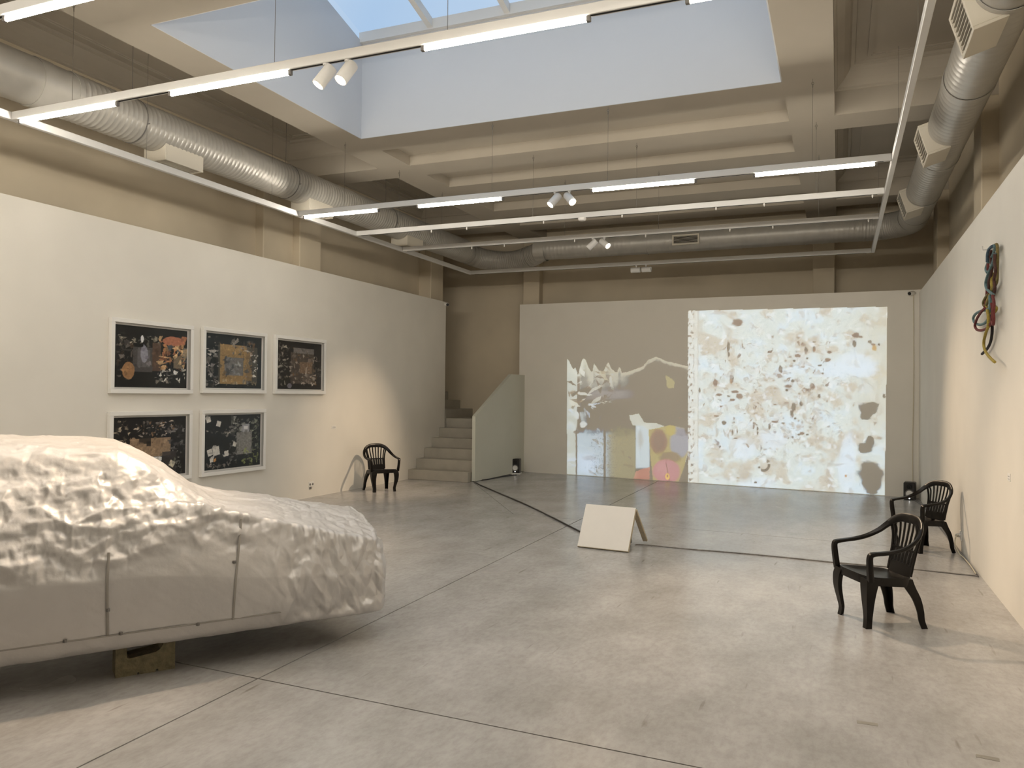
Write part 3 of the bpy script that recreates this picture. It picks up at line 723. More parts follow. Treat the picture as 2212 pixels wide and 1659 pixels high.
lay(L_*smst(820,930,CY+40*n2)*smst(330,400,CX)*smst(540,510,CX), (174,164,126), .8)
lay(L_*blob(250,1050,40,14,.5), (176,176,176), .6)
for xl, wv in ((176,4.5),(340,7)):
    lay(L_*smst(wv+2,wv-2,abs(CX-xl-4*fbm(CX*0+xl,CY/30,o=2)))*smst(850,900,CY), (110,88,62), .9)
lay(L_*smst(10,5,abs(CX-188))*smst(560,600,CY)*smst(900,840,CY), (120,98,72), .8)
for cx, cy, rx, ry in ((240,650,22,16),(225,680,14,22),(160,670,26,12),(180,715,44,10),(205,870,26,22),(175,900,18,10)):
    lay(L_*blob(cx,cy,rx,ry,.3), (136,112,80) if rx > 20 else (120,96,66), .7)
lay(L_*blob(215,855,20,18,.3), (220,222,214), .9); lay(L_*blob(180,800,12,22,.3), (216,220,214), .9)
for cxs, wd in ((300,42),(380,30)):
    sq = abs(fbm(CX/15+cxs, CY/17+cxs, o=2))
    lay(L_*smst(.05,.02,sq)*smst(wd+8,wd-8,abs(CX-cxs))*smst(860,920,CY), (118,100,78), .75)
lay(L_*smst(516,526,CX)*smst(606,598,CX)*smst(850,860,CY)*(1-smst(1100,1120,CY)), (202,212,212), .95)
lay(L_*blob(548,940,16,50,.5), (170,160,140), .5)
shard(46, 130,420,520,740, 26, ((214,212,194),(196,188,160),(150,132,98),(122,100,72),(226,226,212)), L_*smst(420,330,CX), (.5,.95), 1.9)
shard(30, 125,330,740,1140, 18, ((214,220,218),(190,196,194),(150,132,104),(206,216,226)), L_*smst(335,300,CX), (.4,.9), 1.9)
shard(26, 330,520,850,1150, 18, ((168,154,108),(130,112,78),(150,140,104)), L_, (.3,.7))
cr = inpoly(wx,wy,[(484,800),(540,792),(575,845),(640,848),(700,870),(690,888),(600,885),(560,862),(500,860)]).astype(float); lay(L_*cr, (206,206,190), .9)
lay(L_*inpoly(wx,wy,[(505,1180),(520,1130),(560,1112),(604,1105),(600,1185)]).astype(float), (196,142,118), .85)
fp = inpoly(CX,CY,[(594,886),(640,878),(720,858),(826,880),(830,1010),(800,1110),(770,1190),(622,1185),(608,1060)]).astype(float)*L_
lay(fp, (178,164,112), .95)
lay(fp*blob(655,955,50,72,.15,.2), (152,126,92)); lay(fp*blob(655,955,34,52,.3,.3), (140,108,84), .6); lay(fp*blob(780,960,62,85,.15,.2), (160,158,160)); lay(fp*blob(790,900,40,22,.3), (146,140,142), .7)
lay(fp*blob(720,1050,62,34,.25,.25), (148,130,86)); lay(fp*blob(700,1128,82,68,.12,.18), (188,138,134)); lay(fp*blob(680,1110,40,36,.5,.4), (198,150,144), .7); lay(fp*smst(5,1,abs(CX-705-.2*(CY-1120)))*smst(1070,1090,CY), (120,66,66), .7)
lay(fp*blob(706,1158,13,18,.2,.2), (226,186,60)); lay(fp*blob(706,1156,5,8,.3,.1), (150,90,40)); lay(fp*blob(725,890,30,30,.3), (186,170,88), .9); lay(fp*inpoly(CX,CY,[(828,1000),(812,1060),(786,1190),(826,1190)]).astype(float), (196,192,172), .9)
lay(inpoly(wx,wy,[(325,252),(345,246),(366,262),(362,274),(330,268)]).astype(float), (150,138,112), .8)
lay(L_*inpoly(wx,wy,[(694,568),(716,576),(748,610),(740,645),(704,640)]).astype(float), (184,172,124), .85)
lay(L_*smst(5,2,abs(CY-(575-(CX-630)*.22)))*smst(625,640,CX)*smst(815,800,CX), (150,136,104), .6)
for cx, cy, rx, ry in ((780,815,16,5),(765,720,4,12),(740,690,5,4),(795,775,8,4)): lay(L_*blob(cx,cy,rx,ry,.4), (170,150,100), .7)
lay(L_*blob(818,880,10,40,.4), (96,82,62), .6)
film *= (1+.10*fbm(CX/9,CY/9,o=2))[...,None]
film = np.clip(film*.92-np.array([.215,.178,.118]),0,1.2)
M_film = attr_mat('plaster with film light painted as glow', .85, FILM_STR, (.79,.755,.685)); M_film.cycles.emission_sampling = 'NONE'
p00 = np.array(pw(FS0,FZ0,.004)); pu = np.array(pw(FS1,FZ0,.004))-p00; pv = np.array([0,0,FZ1-FZ0])
fo = painted_sheet('projected_film_glow', p00, pu, pv, NU, NV, film, M_film)  # sheet glows by itself; the projector's light is painted into its emission
tag(fo, 'large glowing projected film of peeling white paint, paper scraps and flowers on back wall', 'projection')

# ------------------------------------------------------------------ framed collages
M_print = attr_mat('collage print', .5)
def canvas(nu, nv, bgc):
    U, Vv = np.meshgrid(np.linspace(0,1,nu), np.linspace(1,0,nv)); c = np.ones((nv,nu,3))*srgb(bgc); return U, Vv, c   # Vv grows downwards, row 0 = bottom
def shards(U, Vv, C, r, n, region, palette, size, jit=.35):
    for _ in range(n):
        for _t in range(30):
            cx, cy = r.uniform(0,1), r.uniform(0,1)
            if region(cx, cy): break
        else: continue
        k = r.integers(3,7); a = np.sort(r.uniform(0,2*np.pi,k)); rad = r.uniform(.4,1.2,k)*r.uniform(size*.4,size*1.3); asp = r.uniform(.6,1.7)
        poly = [(cx+q*np.cos(t_)*asp*.75, cy+q*np.sin(t_)/asp) for q, t_ in zip(rad, a)]
        m = inpoly(U, Vv, poly)
        if not m.any(): continue
        col = srgb(palette[r.integers(0,len(palette))])*r.uniform(.45,1.25)
        sh = 1+.5*fbm(U[m]*26+cx*50, Vv[m]*20+cy*50, o=3)
        C[m] = C[m]*(1-.85)+col[None]*sh[:,None]*.85
def rect(U, Vv, C, x0_, y0_, x1_, y1_, col, a=.9, tex=.25, ang=0.):
    cx, cy = (x0_+x1_)/2, (y0_+y1_)/2; c_, s2 = math.cos(ang), math.sin(ang)
    X = (U-cx)*c_+(Vv-cy)*s2*.75; Y = -(U-cx)*s2/.75+(Vv-cy)*c_
    m = (abs(X) < (x1_-x0_)/2) & (abs(Y) < (y1_-y0_)/2)
    C[m] = C[m]*(1-a)+srgb(col)[None]*a*(1+tex*fbm(U[m]*40+7, Vv[m]*30, o=3))[:,None]
def ell(U, Vv, C, cx, cy, rx, ry, col, a=.9, tex=.25):
    m = ((U-cx)/rx)**2+((Vv-cy)/ry)**2+.25*fbm(U*14+cx*9,Vv*14,o=3) < 1
    C[m] = C[m]*(1-a)+srgb(col)[None]*a*(1+tex*fbm(U[m]*30, Vv[m]*30+3, o=3))[:,None]
def art1():
    U, Vv, C = canvas(170,124,(17,16,13)); r = np.random.default_rng(1)
    shards(U,Vv,C,r,40,lambda x,y: .05 < x < .62 and .16 < y < .32,((70,68,60),(110,104,90),(46,44,40),(150,140,120)),.05)
    rect(U,Vv,C,.24,.34,.50,.74,(66,62,60)); rect(U,Vv,C,.30,.38,.47,.66,(92,88,90),.6); ell(U,Vv,C,.39,.45,.05,.14,(150,150,168),.45)
    shards(U,Vv,C,r,46,lambda x,y: .04 < x < .24 and .2 < y < .9,((78,70,62),(54,50,46),(100,92,84),(60,44,30)),.055)
    ell(U,Vv,C,.185,.73,.08,.14,(140,98,52)); rect(U,Vv,C,.50,.25,.62,.72,(82,58,40),.8)
    shards(U,Vv,C,r,90,lambda x,y: .62 < x < .97 and .15 < y < .72,((166,110,58),(190,140,78),(140,84,46),(112,72,42),(200,160,104),(60,70,78)),.065)
    ell(U,Vv,C,.80,.2,.16,.08,(160,92,58)); rect(U,Vv,C,.80,.45,.93,.66,(126,110,84),.6); rect(U,Vv,C,.94,.30,1.0,.48,(100,100,90),.6)
    shards(U,Vv,C,r,40,lambda x,y: .6 < x < .98 and .66 < y < .92,((170,165,150),(96,92,82),(60,60,54),(200,196,184)),.04)
    shards(U,Vv,C,r,12,lambda x,y: .5 < x < .72 and .68 < y < .95,((210,204,190),(120,112,100)),.03); ell(U,Vv,C,.36,.2,.02,.06,(226,222,206)); return C
def art2():
    U, Vv, C = canvas(170,124,(20,25,26)); r = np.random.default_rng(2)
    rect(U,Vv,C,.22,.20,.92,.90,(74,70,60),.7); rect(U,Vv,C,.25,.18,.72,.92,(140,110,58)); rect(U,Vv,C,.25,.30,.82,.86,(128,100,54),.7,.4)
    rect(U,Vv,C,.33,.42,.66,.76,(88,90,92)); shards(U,Vv,C,r,34,lambda x,y: .35 < x < .64 and .44 < y < .76,((104,106,108),(66,68,72),(120,120,120)),.06)
    shards(U,Vv,C,r,60,lambda x,y: .45 < x < .85 and .10 < y < .36,((120,112,104),(80,76,70),(150,142,132),(96,70,44)),.05)
    shards(U,Vv,C,r,60,lambda x,y: .03 < x < .22 and .30 < y < .98,((138,132,126),(104,100,98),(168,162,154),(70,66,62)),.05)
    shards(U,Vv,C,r,34,lambda x,y: .66 < x < .84 and .4 < y < .9,((70,68,64),(98,94,88),(54,52,48)),.06)
    shards(U,Vv,C,r,26,lambda x,y: .84 < x < .93 and .34 < y < .78,((210,208,198),(180,176,166)),.045)
    shards(U,Vv,C,r,16,lambda x,y: .04 < x < .24 and .05 < y < .3,((130,124,112),(60,58,50)),.03); shards(U,Vv,C,r,30,lambda x,y: .3 < x < .9 and .84 < y < .93,((156,138,104),(110,96,70)),.035); return C
def art3():
    U, Vv, C = canvas(170,124,(26,21,17)); r = np.random.default_rng(3)
    shards(U,Vv,C,r,60,lambda x,y: .02 < x < .24 and .06 < y < .97,((120,112,100),(90,84,74),(158,150,134),(66,58,48)),.05)
    rect(U,Vv,C,.30,.22,.82,.88,(74,62,52),.8,.6); shards(U,Vv,C,r,150,lambda x,y: .28 < x < .88 and .14 < y < .92,((104,90,78),(130,116,104),(70,60,52),(150,138,124),(112,80,48)),.05)
    rect(U,Vv,C,.50,.42,.78,.66,(122,94,64),.6,.5); rect(U,Vv,C,.36,.13,.82,.24,(112,106,102),.7); shards(U,Vv,C,r,40,lambda x,y: .55 < x < .86 and .6 < y < .9,((170,160,148),(140,126,112),(90,80,70)),.035)
    shards(U,Vv,C,r,24,lambda x,y: .84 < x < .99 and .35 < y < .8,((84,76,68),(60,54,50)),.05); ell(U,Vv,C,.28,.93,.05,.05,(120,116,126),.6); return C
def art4():
    U, Vv, C = canvas(170,124,(17,14,13)); r = np.random.default_rng(4)
    rect(U,Vv,C,.22,.35,.78,.66,(138,112,82),.85,.35); rect(U,Vv,C,.34,.30,.50,.44,(24,20,18)); rect(U,Vv,C,.44,.40,.50,.48,(20,16,14))
    shards(U,Vv,C,r,90,lambda x,y: .30 < x < .86 and .08 < y < .32,((128,118,108),(90,80,72),(160,146,128),(60,52,46),(120,88,56)),.035)
    shards(U,Vv,C,r,40,lambda x,y: .06 < x < .26 and .06 < y < .5 and abs(y-.1-(x-.06)*2) < .25,((150,136,112),(98,86,70),(70,60,50)),.04)
    shards(U,Vv,C,r,40,lambda x,y: .74 < x < .98 and .12 < y < .6,((120,116,112),(84,80,76),(56,52,50)),.045); rect(U,Vv,C,.66,.60,.86,.92,(44,38,36),.9)
    rect(U,Vv,C,.50,.67,.65,.83,(214,208,196),.95,.08,.06); rect(U,Vv,C,.55,.72,.58,.77,(60,56,50)); rect(U,Vv,C,.35,.70,.44,.80,(196,190,178),.9,.1,.2); rect(U,Vv,C,.76,.76,.84,.86,(180,172,150),.9,.1,.5)
    rect(U,Vv,C,.47,.86,.52,.90,(170,122,52)); shards(U,Vv,C,r,26,lambda x,y: .84 < x < .96 and .6 < y < .98,((110,108,100),(70,72,60)),.04); return C
def art5():
    U, Vv, C = canvas(170,124,(21,24,24)); r = np.random.default_rng(5)
    shards(U,Vv,C,r,60,lambda x,y: .45 < x < .98 and .06 < y < .36,((104,104,98),(70,70,64),(140,140,132),(48,50,44)),.05)
    rect(U,Vv,C,.56,.34,.84,.76,(120,118,114),.85,.5); rect(U,Vv,C,.66,.18,.79,.34,(150,150,156),.8); rect(U,Vv,C,.69,.22,.76,.28,(220,222,226))
    shards(U,Vv,C,r,60,lambda x,y: .66 < x < .99 and .64 < y < .97,((126,136,66),(160,168,96),(84,92,52),(104,100,84)),.035); shards(U,Vv,C,r,50,lambda x,y: .84 < x < .99 and .1 < y < .7,((88,96,72),(120,124,106),(64,68,56)),.035)
    shards(U,Vv,C,r,60,lambda x,y: .44 < x < .58 and .1 < y < .95,((92,90,84),(120,116,110),(60,58,54)),.04); shards(U,Vv,C,r,36,lambda x,y: .02 < x < .45 and .28 < y < .38,((150,142,128),(96,90,80),(70,66,60)),.035)
    for x_, y_, s2 in ((.07,.08,.05),(.24,.16,.05),(.10,.68,.06),(.20,.66,.08),(.38,.72,.05),(.13,.82,.04),(.52,.56,.04)): rect(U,Vv,C,x_-s2*.6,y_-s2,x_+s2*.8,y_+s2,(188,184,176),.9,.12,r.uniform(-.3,.3))
    rect(U,Vv,C,.17,.80,.20,.86,(190,132,60)); shards(U,Vv,C,r,40,lambda x,y: .04 < x < .44 and .88 < y < .97,((140,132,122),(104,96,88)),.04); return C
arts = [(art1,6.35,1.575,'framed dark collage with orange shards, upper row nearest the viewer'),(art2,7.715,1.585,'framed collage with ochre square and grey cloth, middle of upper row'),(art3,9.10,1.585,'framed brown grey collage at the right end of the upper row'),
        (art4,6.35,.525,'framed collage with tan floor, lower row partly behind the covered car'),(art5,7.715,.525,'framed collage with green foliage and white squares, right of the lower row')]
FW, FH, FD = 1.205, .845, .055
for fn, ya, za, lab in arts:
    o = empty('framed_collage', (XL, ya+FW/2, za)); tag(o, lab, 'picture', 'framed collages on the left wall')
    bw = .048; xa, xb = XL+.002, XL+FD
    child_at(MB().bbox(xa,xb,ya,ya+FW,za,za+bw,.003).bbox(xa,xb,ya,ya+FW,za+FH-bw,za+FH,.003).bbox(xa,xb,ya,ya+bw,za+bw,za+FH-bw,.003).bbox(xa,xb,ya+FW-bw,ya+FW,za+bw,za+FH-bw,.003).build('frame', M_frame, o), o)
    child_at(MB().box(xa,xa+.006,ya+bw,ya+FW-bw,za+bw,za+FH-bw).build('backing_board', M_frame, o), o)
    C_ = fn(); nv_, nu_ = C_.shape[:2]; U_, V_ = np.meshgrid(np.linspace(0,1,nu_), np.linspace(1,0,nv_)); lum = C_.mean(2)
    for q_ in range(140):      # torn scraps that repeat nearby colours, slightly shifted
        r_ = np.random.default_rng(int(ya*1000+za*7000)+q_); cx_, cy_ = r_.uniform(.04,.96), r_.uniform(.05,.95); iy, ix = int((1-cy_)*(nv_-1)), int(cx_*(nu_-1))
        if lum[iy,ix] < .012: continue
        k_ = r_.integers(4,8); a_ = np.sort(r_.uniform(0,6.28,k_)); rd = r_.uniform(.02,.055)*r_.uniform(.5,1.2,k_)
        m_ = inpoly(U_, V_, [(cx_+q*np.cos(t_)*.8, cy_+q*np.sin(t_)) for q, t_ in zip(rd, a_)]); C_[m_] = C_[m_]*.25+.75*C_[iy,ix]*r_.uniform(.45,1.5)*(1+.4*fbm(U_[m_]*60,V_[m_]*45+q_,o=2))[:,None]
    g_ = C_.mean(2,keepdims=True); C_ = (g_+(C_-g_)*.80)*(1+.30*fbm(U_*34+za*9,V_*26+ya,o=3))[...,None]
    C_ = np.clip(C_*2.0,0,1); mg = bw+.022
    child_at(painted_sheet('print', np.array([xa+.0085,ya+mg,za+mg]), np.array([0,FW-2*mg,0]), np.array([0,0,FH-2*mg]), 170,124, C_, M_print, o), o)
    child_at(MB().box(xb-.012,xb-.009,ya+bw,ya+FW-bw,za+bw,za+FH-bw).build('glass_pane', M_picglass, o), o)

# ------------------------------------------------------------------ covered car
CO = np.array([-2.753,4.323]); CU = np.array([1.144,1.617]); CU = CU/np.linalg.norm(CU); CV = np.array([CU[1],-CU[0]])
HW = .79
def car_pt(s, y, z):  # y: + towards the camera side, centre line at HW behind the near skirt
    q = CO - CV*(HW-.015) ; return np.stack([q[0]+CU[0]*s+CV[0]*y, q[1]+CU[1]*s+CV[1]*y, z+0*s], -1)
KS = np.array([-3.6,-2.6,-2.0,-1.62,-1.50,-1.40,-1.25,-1.08,-1.0,-.85,-.57,-.27,-.06,.02])
# control points from hem to centre: (y, z) per key, rows below
Kc = {
 'hem_in': (np.full(14,.56), np.full(14,.205)),
 'hem':    (np.full(14,.755), np.full(14,.200)),
 'rock':   (np.array([.805]*11+[.785,.745,.72]), np.array([.295]*11+[.285,.29,.30])),
 'mid':    (np.array([.86,.86,.86,.855,.85,.845,.84,.83,.825,.815,.805,.79,.76,.735]), np.array([.60,.60,.60,.60,.60,.60,.59,.57,.56,.53,.50,.47,.45,.44])),
 'shld':   (np.array([.77,.77,.77,.765,.76,.755,.74,.73,.725,.715,.70,.69,.675,.665]), np.array([.86,.86,.865,.875,.88,.885,.90,.92,.915,.865,.795,.715,.665,.640])),
 'glass':  (np.array([.62,.62,.62,.62,.62,.62,.64,.655,.66,.655,.64,.63,.615,.60]), np.array([1.06,1.06,1.06,1.06,1.06,1.04,1.01,.955,.935,.885,.815,.735,.685,.658])),
 'edge':   (np.array([.46,.46,.46,.465,.47,.475,.51,.55,.55,.54,.52,.50,.48,.46]), np.array([1.26,1.255,1.25,1.247,1.245,1.19,1.09,.975,.945,.90,.835,.760,.712,.692])),
 'in':     (np.array([.25]*14), np.array([1.335,1.325,1.31,1.292,1.28,1.225,1.12,.995,.962,.922,.865,.80,.758,.742])),
 'top':    (np.zeros(14), np.array([1.365,1.355,1.335,1.312,1.295,1.24,1.135,1.005,.972,.935,.885,.822,.782,.766])),
}
keys = ['hem_in','hem','rock','mid','shld','glass','edge','in','top']
NS, NT = 430, 210
def car_section(s):
    return np.array([[np.interp(s, KS, Kc[k][0]), np.interp(s, KS, Kc[k][1])] for k in keys])
def outline(s):
    c = car_section(s); c = np.concatenate([c, c[-2::-1]*[1,1]*1.0]); c[len(keys):,0] *= -1
    pts = catmull(c, 12); pts = .55*pts + .45*np.stack([np.interp(np.linspace(0,len(c)-1,len(pts)), np.arange(len(c)), c[:,i]) for i in range(2)],1)
    d = np.concatenate([[0],np.cumsum(np.linalg.norm(np.diff(pts,axis=0),axis=1))]); u = np.linspace(0,d[-1],2*NT)
    return np.stack([np.interp(u,d,pts[:,0]), np.interp(u,d,pts[:,1])],1)
NCAP = 90
grid_s = []; G = []
for s in np.concatenate([np.linspace(-3.5,-2.3,50), np.linspace(-2.29,.02,520)]): G.append(outline(s)); grid_s.append(np.full(2*NT,s))
base = outline(.02); cz = .44
for q in np.linspace(0,1,NCAP+1)[1:]:
    t_ = 1-(1-q)**1.6; a = t_*math.pi/2
    k = max(0., 1-t_**2.6)**(1/2.6) if q < 1 else 0.
    o2 = base.copy(); o2[:,0] = base[:,0]*k; o2[:,1] = cz+(base[:,1]-cz)*k
    G.append(o2); grid_s.append(.02 + .10*math.sin(a)*(1-.55*smst(.45,.75,o2[:,1])))
G = np.array(G); GS = np.array(grid_s)
Y_, Z_ = G[...,0], G[...,1]
GS2 = GS + .13*(1-(Y_/.82)**2)*smst(-2.2,-1.2,GS)                      # bowed windscreen and nose
# hem rises a little at the nose
Vc = car_pt(GS2, Y_, Z_)
# normals
dU = np.gradient(Vc, axis=0); dV = np.gradient(Vc, axis=1); Nn = np.cross(dU, dV); Nn /= (np.linalg.norm(Nn, axis=2)[...,None]+1e-9)
ctr = car_pt(np.clip(GS2,-9,-.3), 0*Y_, np.minimum(.5,Z_*0+.5)); sgn = np.sign(np.sum(Nn*(Vc-ctr), axis=2).mean()); Nn *= sgn
def ridged(x, y, z): return 1-np.abs(pnoise(x,y,z))*1.9
def facet(x, y, seed):
    """piecewise linear noise on a triangle lattice: flat facets meeting in sharp creases"""
    i = np.floor(x).astype(int); j = np.floor(y).astype(int); a = x-i; b = y-j
    hv = lambda p, q: _perm[(_perm[(p+seed*37) & 255] + q*3+seed) & 255]/127.5-1
    v00, v10, v01, v11 = hv(i,j), hv(i+1,j), hv(i,j+1), hv(i+1,j+1)
    lo = v00+(v10-v00)*a+(v01-v00)*b; hi = v11+(v01-v11)*(1-a)+(v10-v11)*(1-b)
    flip = (_perm[(i*7+j*13+seed) & 255] & 1).astype(bool)
    lo2 = v10+(v00-v10)*(1-a)+(v11-v10)*b; hi2 = v01+(v11-v01)*a+(v00-v01)*(1-b)
    return np.where(flip, np.where(b <= a, lo2, hi2), np.where(a+b <= 1, lo, hi))
arc = np.concatenate([np.zeros((G.shape[0],1)), np.cumsum(np.linalg.norm(np.diff(G,axis=1),axis=2),axis=1)],1)     # distance round the section
px, py, pz = GS2, Y_, Z_
def crumple(L, seed, ang, asp=1.0):
    c_, s_2 = math.cos(ang), math.sin(ang)
    X = (px*c_+arc*s_2)/L; Y = (-px*s_2+arc*c_)/(L*asp)
    X = X+.45*pnoise(X*.7+seed,Y*.7); Y = Y+.45*pnoise(X*.7+9,Y*.7+seed)
    return L*facet(X, Y, seed)
wv = .05*pnoise(px*4,py*4,pz*4)
upper = smst(.56,.74,Z_ + .06*pnoise(px*3,py*3) - .10*smst(-1.6,-.9,px))*smst(-.55,-1.0,px)
hoodm = smst(.60,.70,Z_)*smst(-1.05,-.8,px)
nosem = smst(-.72,-.40,px)*smst(.19,.26,Z_)
flat = 1-np.clip(upper+nosem,0,1)
side = smst(.45,.62,np.abs(Y_))
cA = crumple(.26,1,.5,.7); cB = crumple(.13,2,-.4,.65); cC = crumple(.065,3,.9,.8); cD = crumple(.032,4,-.8); cE = crumple(.15,5,.15,.35)
D = upper*side*(.055*cA+.105*cB+.135*cC+.11*cD+.085*cE) + upper*(1-side)*(.018*cA+.032*cB+.055*cC+.06*cD)
D += hoodm*(1-side*.5)*(.014*cB+.026*cC+.045*cD+.025*cE)
vE = crumple(.20,6,1.25,.30); vF = crumple(.10,7,-1.1,.35)
D += nosem*(1-.75*hoodm)*(.045*cA+.105*vE+.110*vF+.07*cC+.045*cD)
D += flat*(.010*crumple(.40,8,.8,.25)+.010*crumple(.16,9,-.7,.25)+.012*cD)
D += .045*side*smst(-1.5,-1.9,px)*smst(.95,.8,Z_)*smst(.5,.62,Z_)*crumple(.07,10,0.05,7.)
# ruffle where the fabric is tucked along the bonnet crease and windscreen pillar
D += .012*np.exp(-((np.abs(Y_)-.70)/.03)**2)*(pnoise(px*30,pz*9,py*9)+.3)*smst(-1.9,-1.3,px)*smst(.55,.62,Z_)
Vc = Vc + Nn*D[...,None]
nR, nC = Vc.shape[:2]; idx = np.arange(nR*nC).reshape(nR,nC)
Fc = np.stack([idx[:-1,:-1], idx[:-1,1:], idx[1:,1:], idx[1:,:-1]], -1).reshape(-1,4)
if sgn > 0: Fc = Fc
M_cover = mat('silver crumpled cover fabric', (.52,.50,.485), .40, metal=.34, noise=.03, nscale=6, bump=.10, bscale=45)
M_seam = mat('dull grey cover seam', (.27,.25,.225), .7)
car = empty('covered_car', (float(CO[0]-CV[0]*.78-CU[0]*1.7), float(CO[1]-CV[1]*.78-CU[1]*1.7), 0)); tag(car, 'car hidden under a crumpled silver cover, raised on concrete blocks', 'car')
child_at(np_mesh('fabric_cover', Vc.reshape(-1,3), Fc, M_cover, car), car)
def on_cover(s, z, off=.004):
    """point on the near skirt at length s and height z"""
    o_ = outline(min(s,.02)); h = o_[:NT]; k_ = np.argmin(np.abs(h[:,1]-z)+ (h[:,0] < .55)*9); y = float(h[k_,0]) + off
    return [float(v) for v in car_pt(np.array(s + .13*(1-(y/.82)**2)*float(smst(-2.2,-1.2,np.array(s)))), np.array(y), np.array(z))]
def strip(pts, wd, name, dirv):
    mb = MB(); sd = [dirv]*len(pts); mb.sweep(pts, sd, [wd]*len(pts), [.004]*len(pts)); return child_at(mb.build(name, M_seam, car, 40), car)
strip([on_cover(-1.503,z) for z in np.linspace(.30,.74,14)], .014, 'seam', (CU[0],CU[1],0))
strip([on_cover(-.86+.035*(z-.27)/.6,z) for z in np.linspace(.29,.85,16)], .013, 'seam', (CU[0],CU[1],0))
strip([on_cover(s,.295,.003) for s in np.linspace(-3.5,-.55,40)], .008, 'seam', (0,0,1))
for s, z in ((-1.50,.44),(-.858,.62),(-1.70,.30),(-1.44,.30),(-1.05,.292)):
    p = on_cover(s,z,.006); child_at(MB().bbox(p[0]-.008,p[0]+.008,p[1]-.008,p[1]+.008,p[2]-.008,p[2]+.008,.002).build('clip', M_cable_g, car), car)

# concrete block with a U-shaped hollow
ang = math.atan2(CU[1],CU[0])
def block(px_, py_, label):
    o = empty('concrete_block', (px_,py_,0), ang); tag(o, label, 'concrete block')
    pr = [(-.155,0),(-.045,0),(-.043,.012),(-.033,.012),(-.031,0),(.052,0),(.054,.014),(.066,.014),(.068,0),(.155,0),(.155,.198),(.093,.198),(.090,.15),(.075,.125),(.05,.112),(-.085,.096),(-.097,.105),(-.100,.198),(-.155,.198)]
    k = len(pr); mb = MB(); 
    for yv in (-.075,.075): mb.v += [(p[0],yv,p[1]) for p in pr]
    mb.f += [tuple(range(k)), tuple(range(k,2*k))[::-1]] + [(i,k+i,k+(i+1)%k,(i+1)%k) for i in range(k)]
    mb.build('body', M_brick, o)
    return o
bc = np.array([(-3.727-3.533)/2,(3.255+3.481)/2]) - CV*.075
block(float(bc[0]),float(bc[1]),'weathered concrete block with a hollow, propping up the covered car')

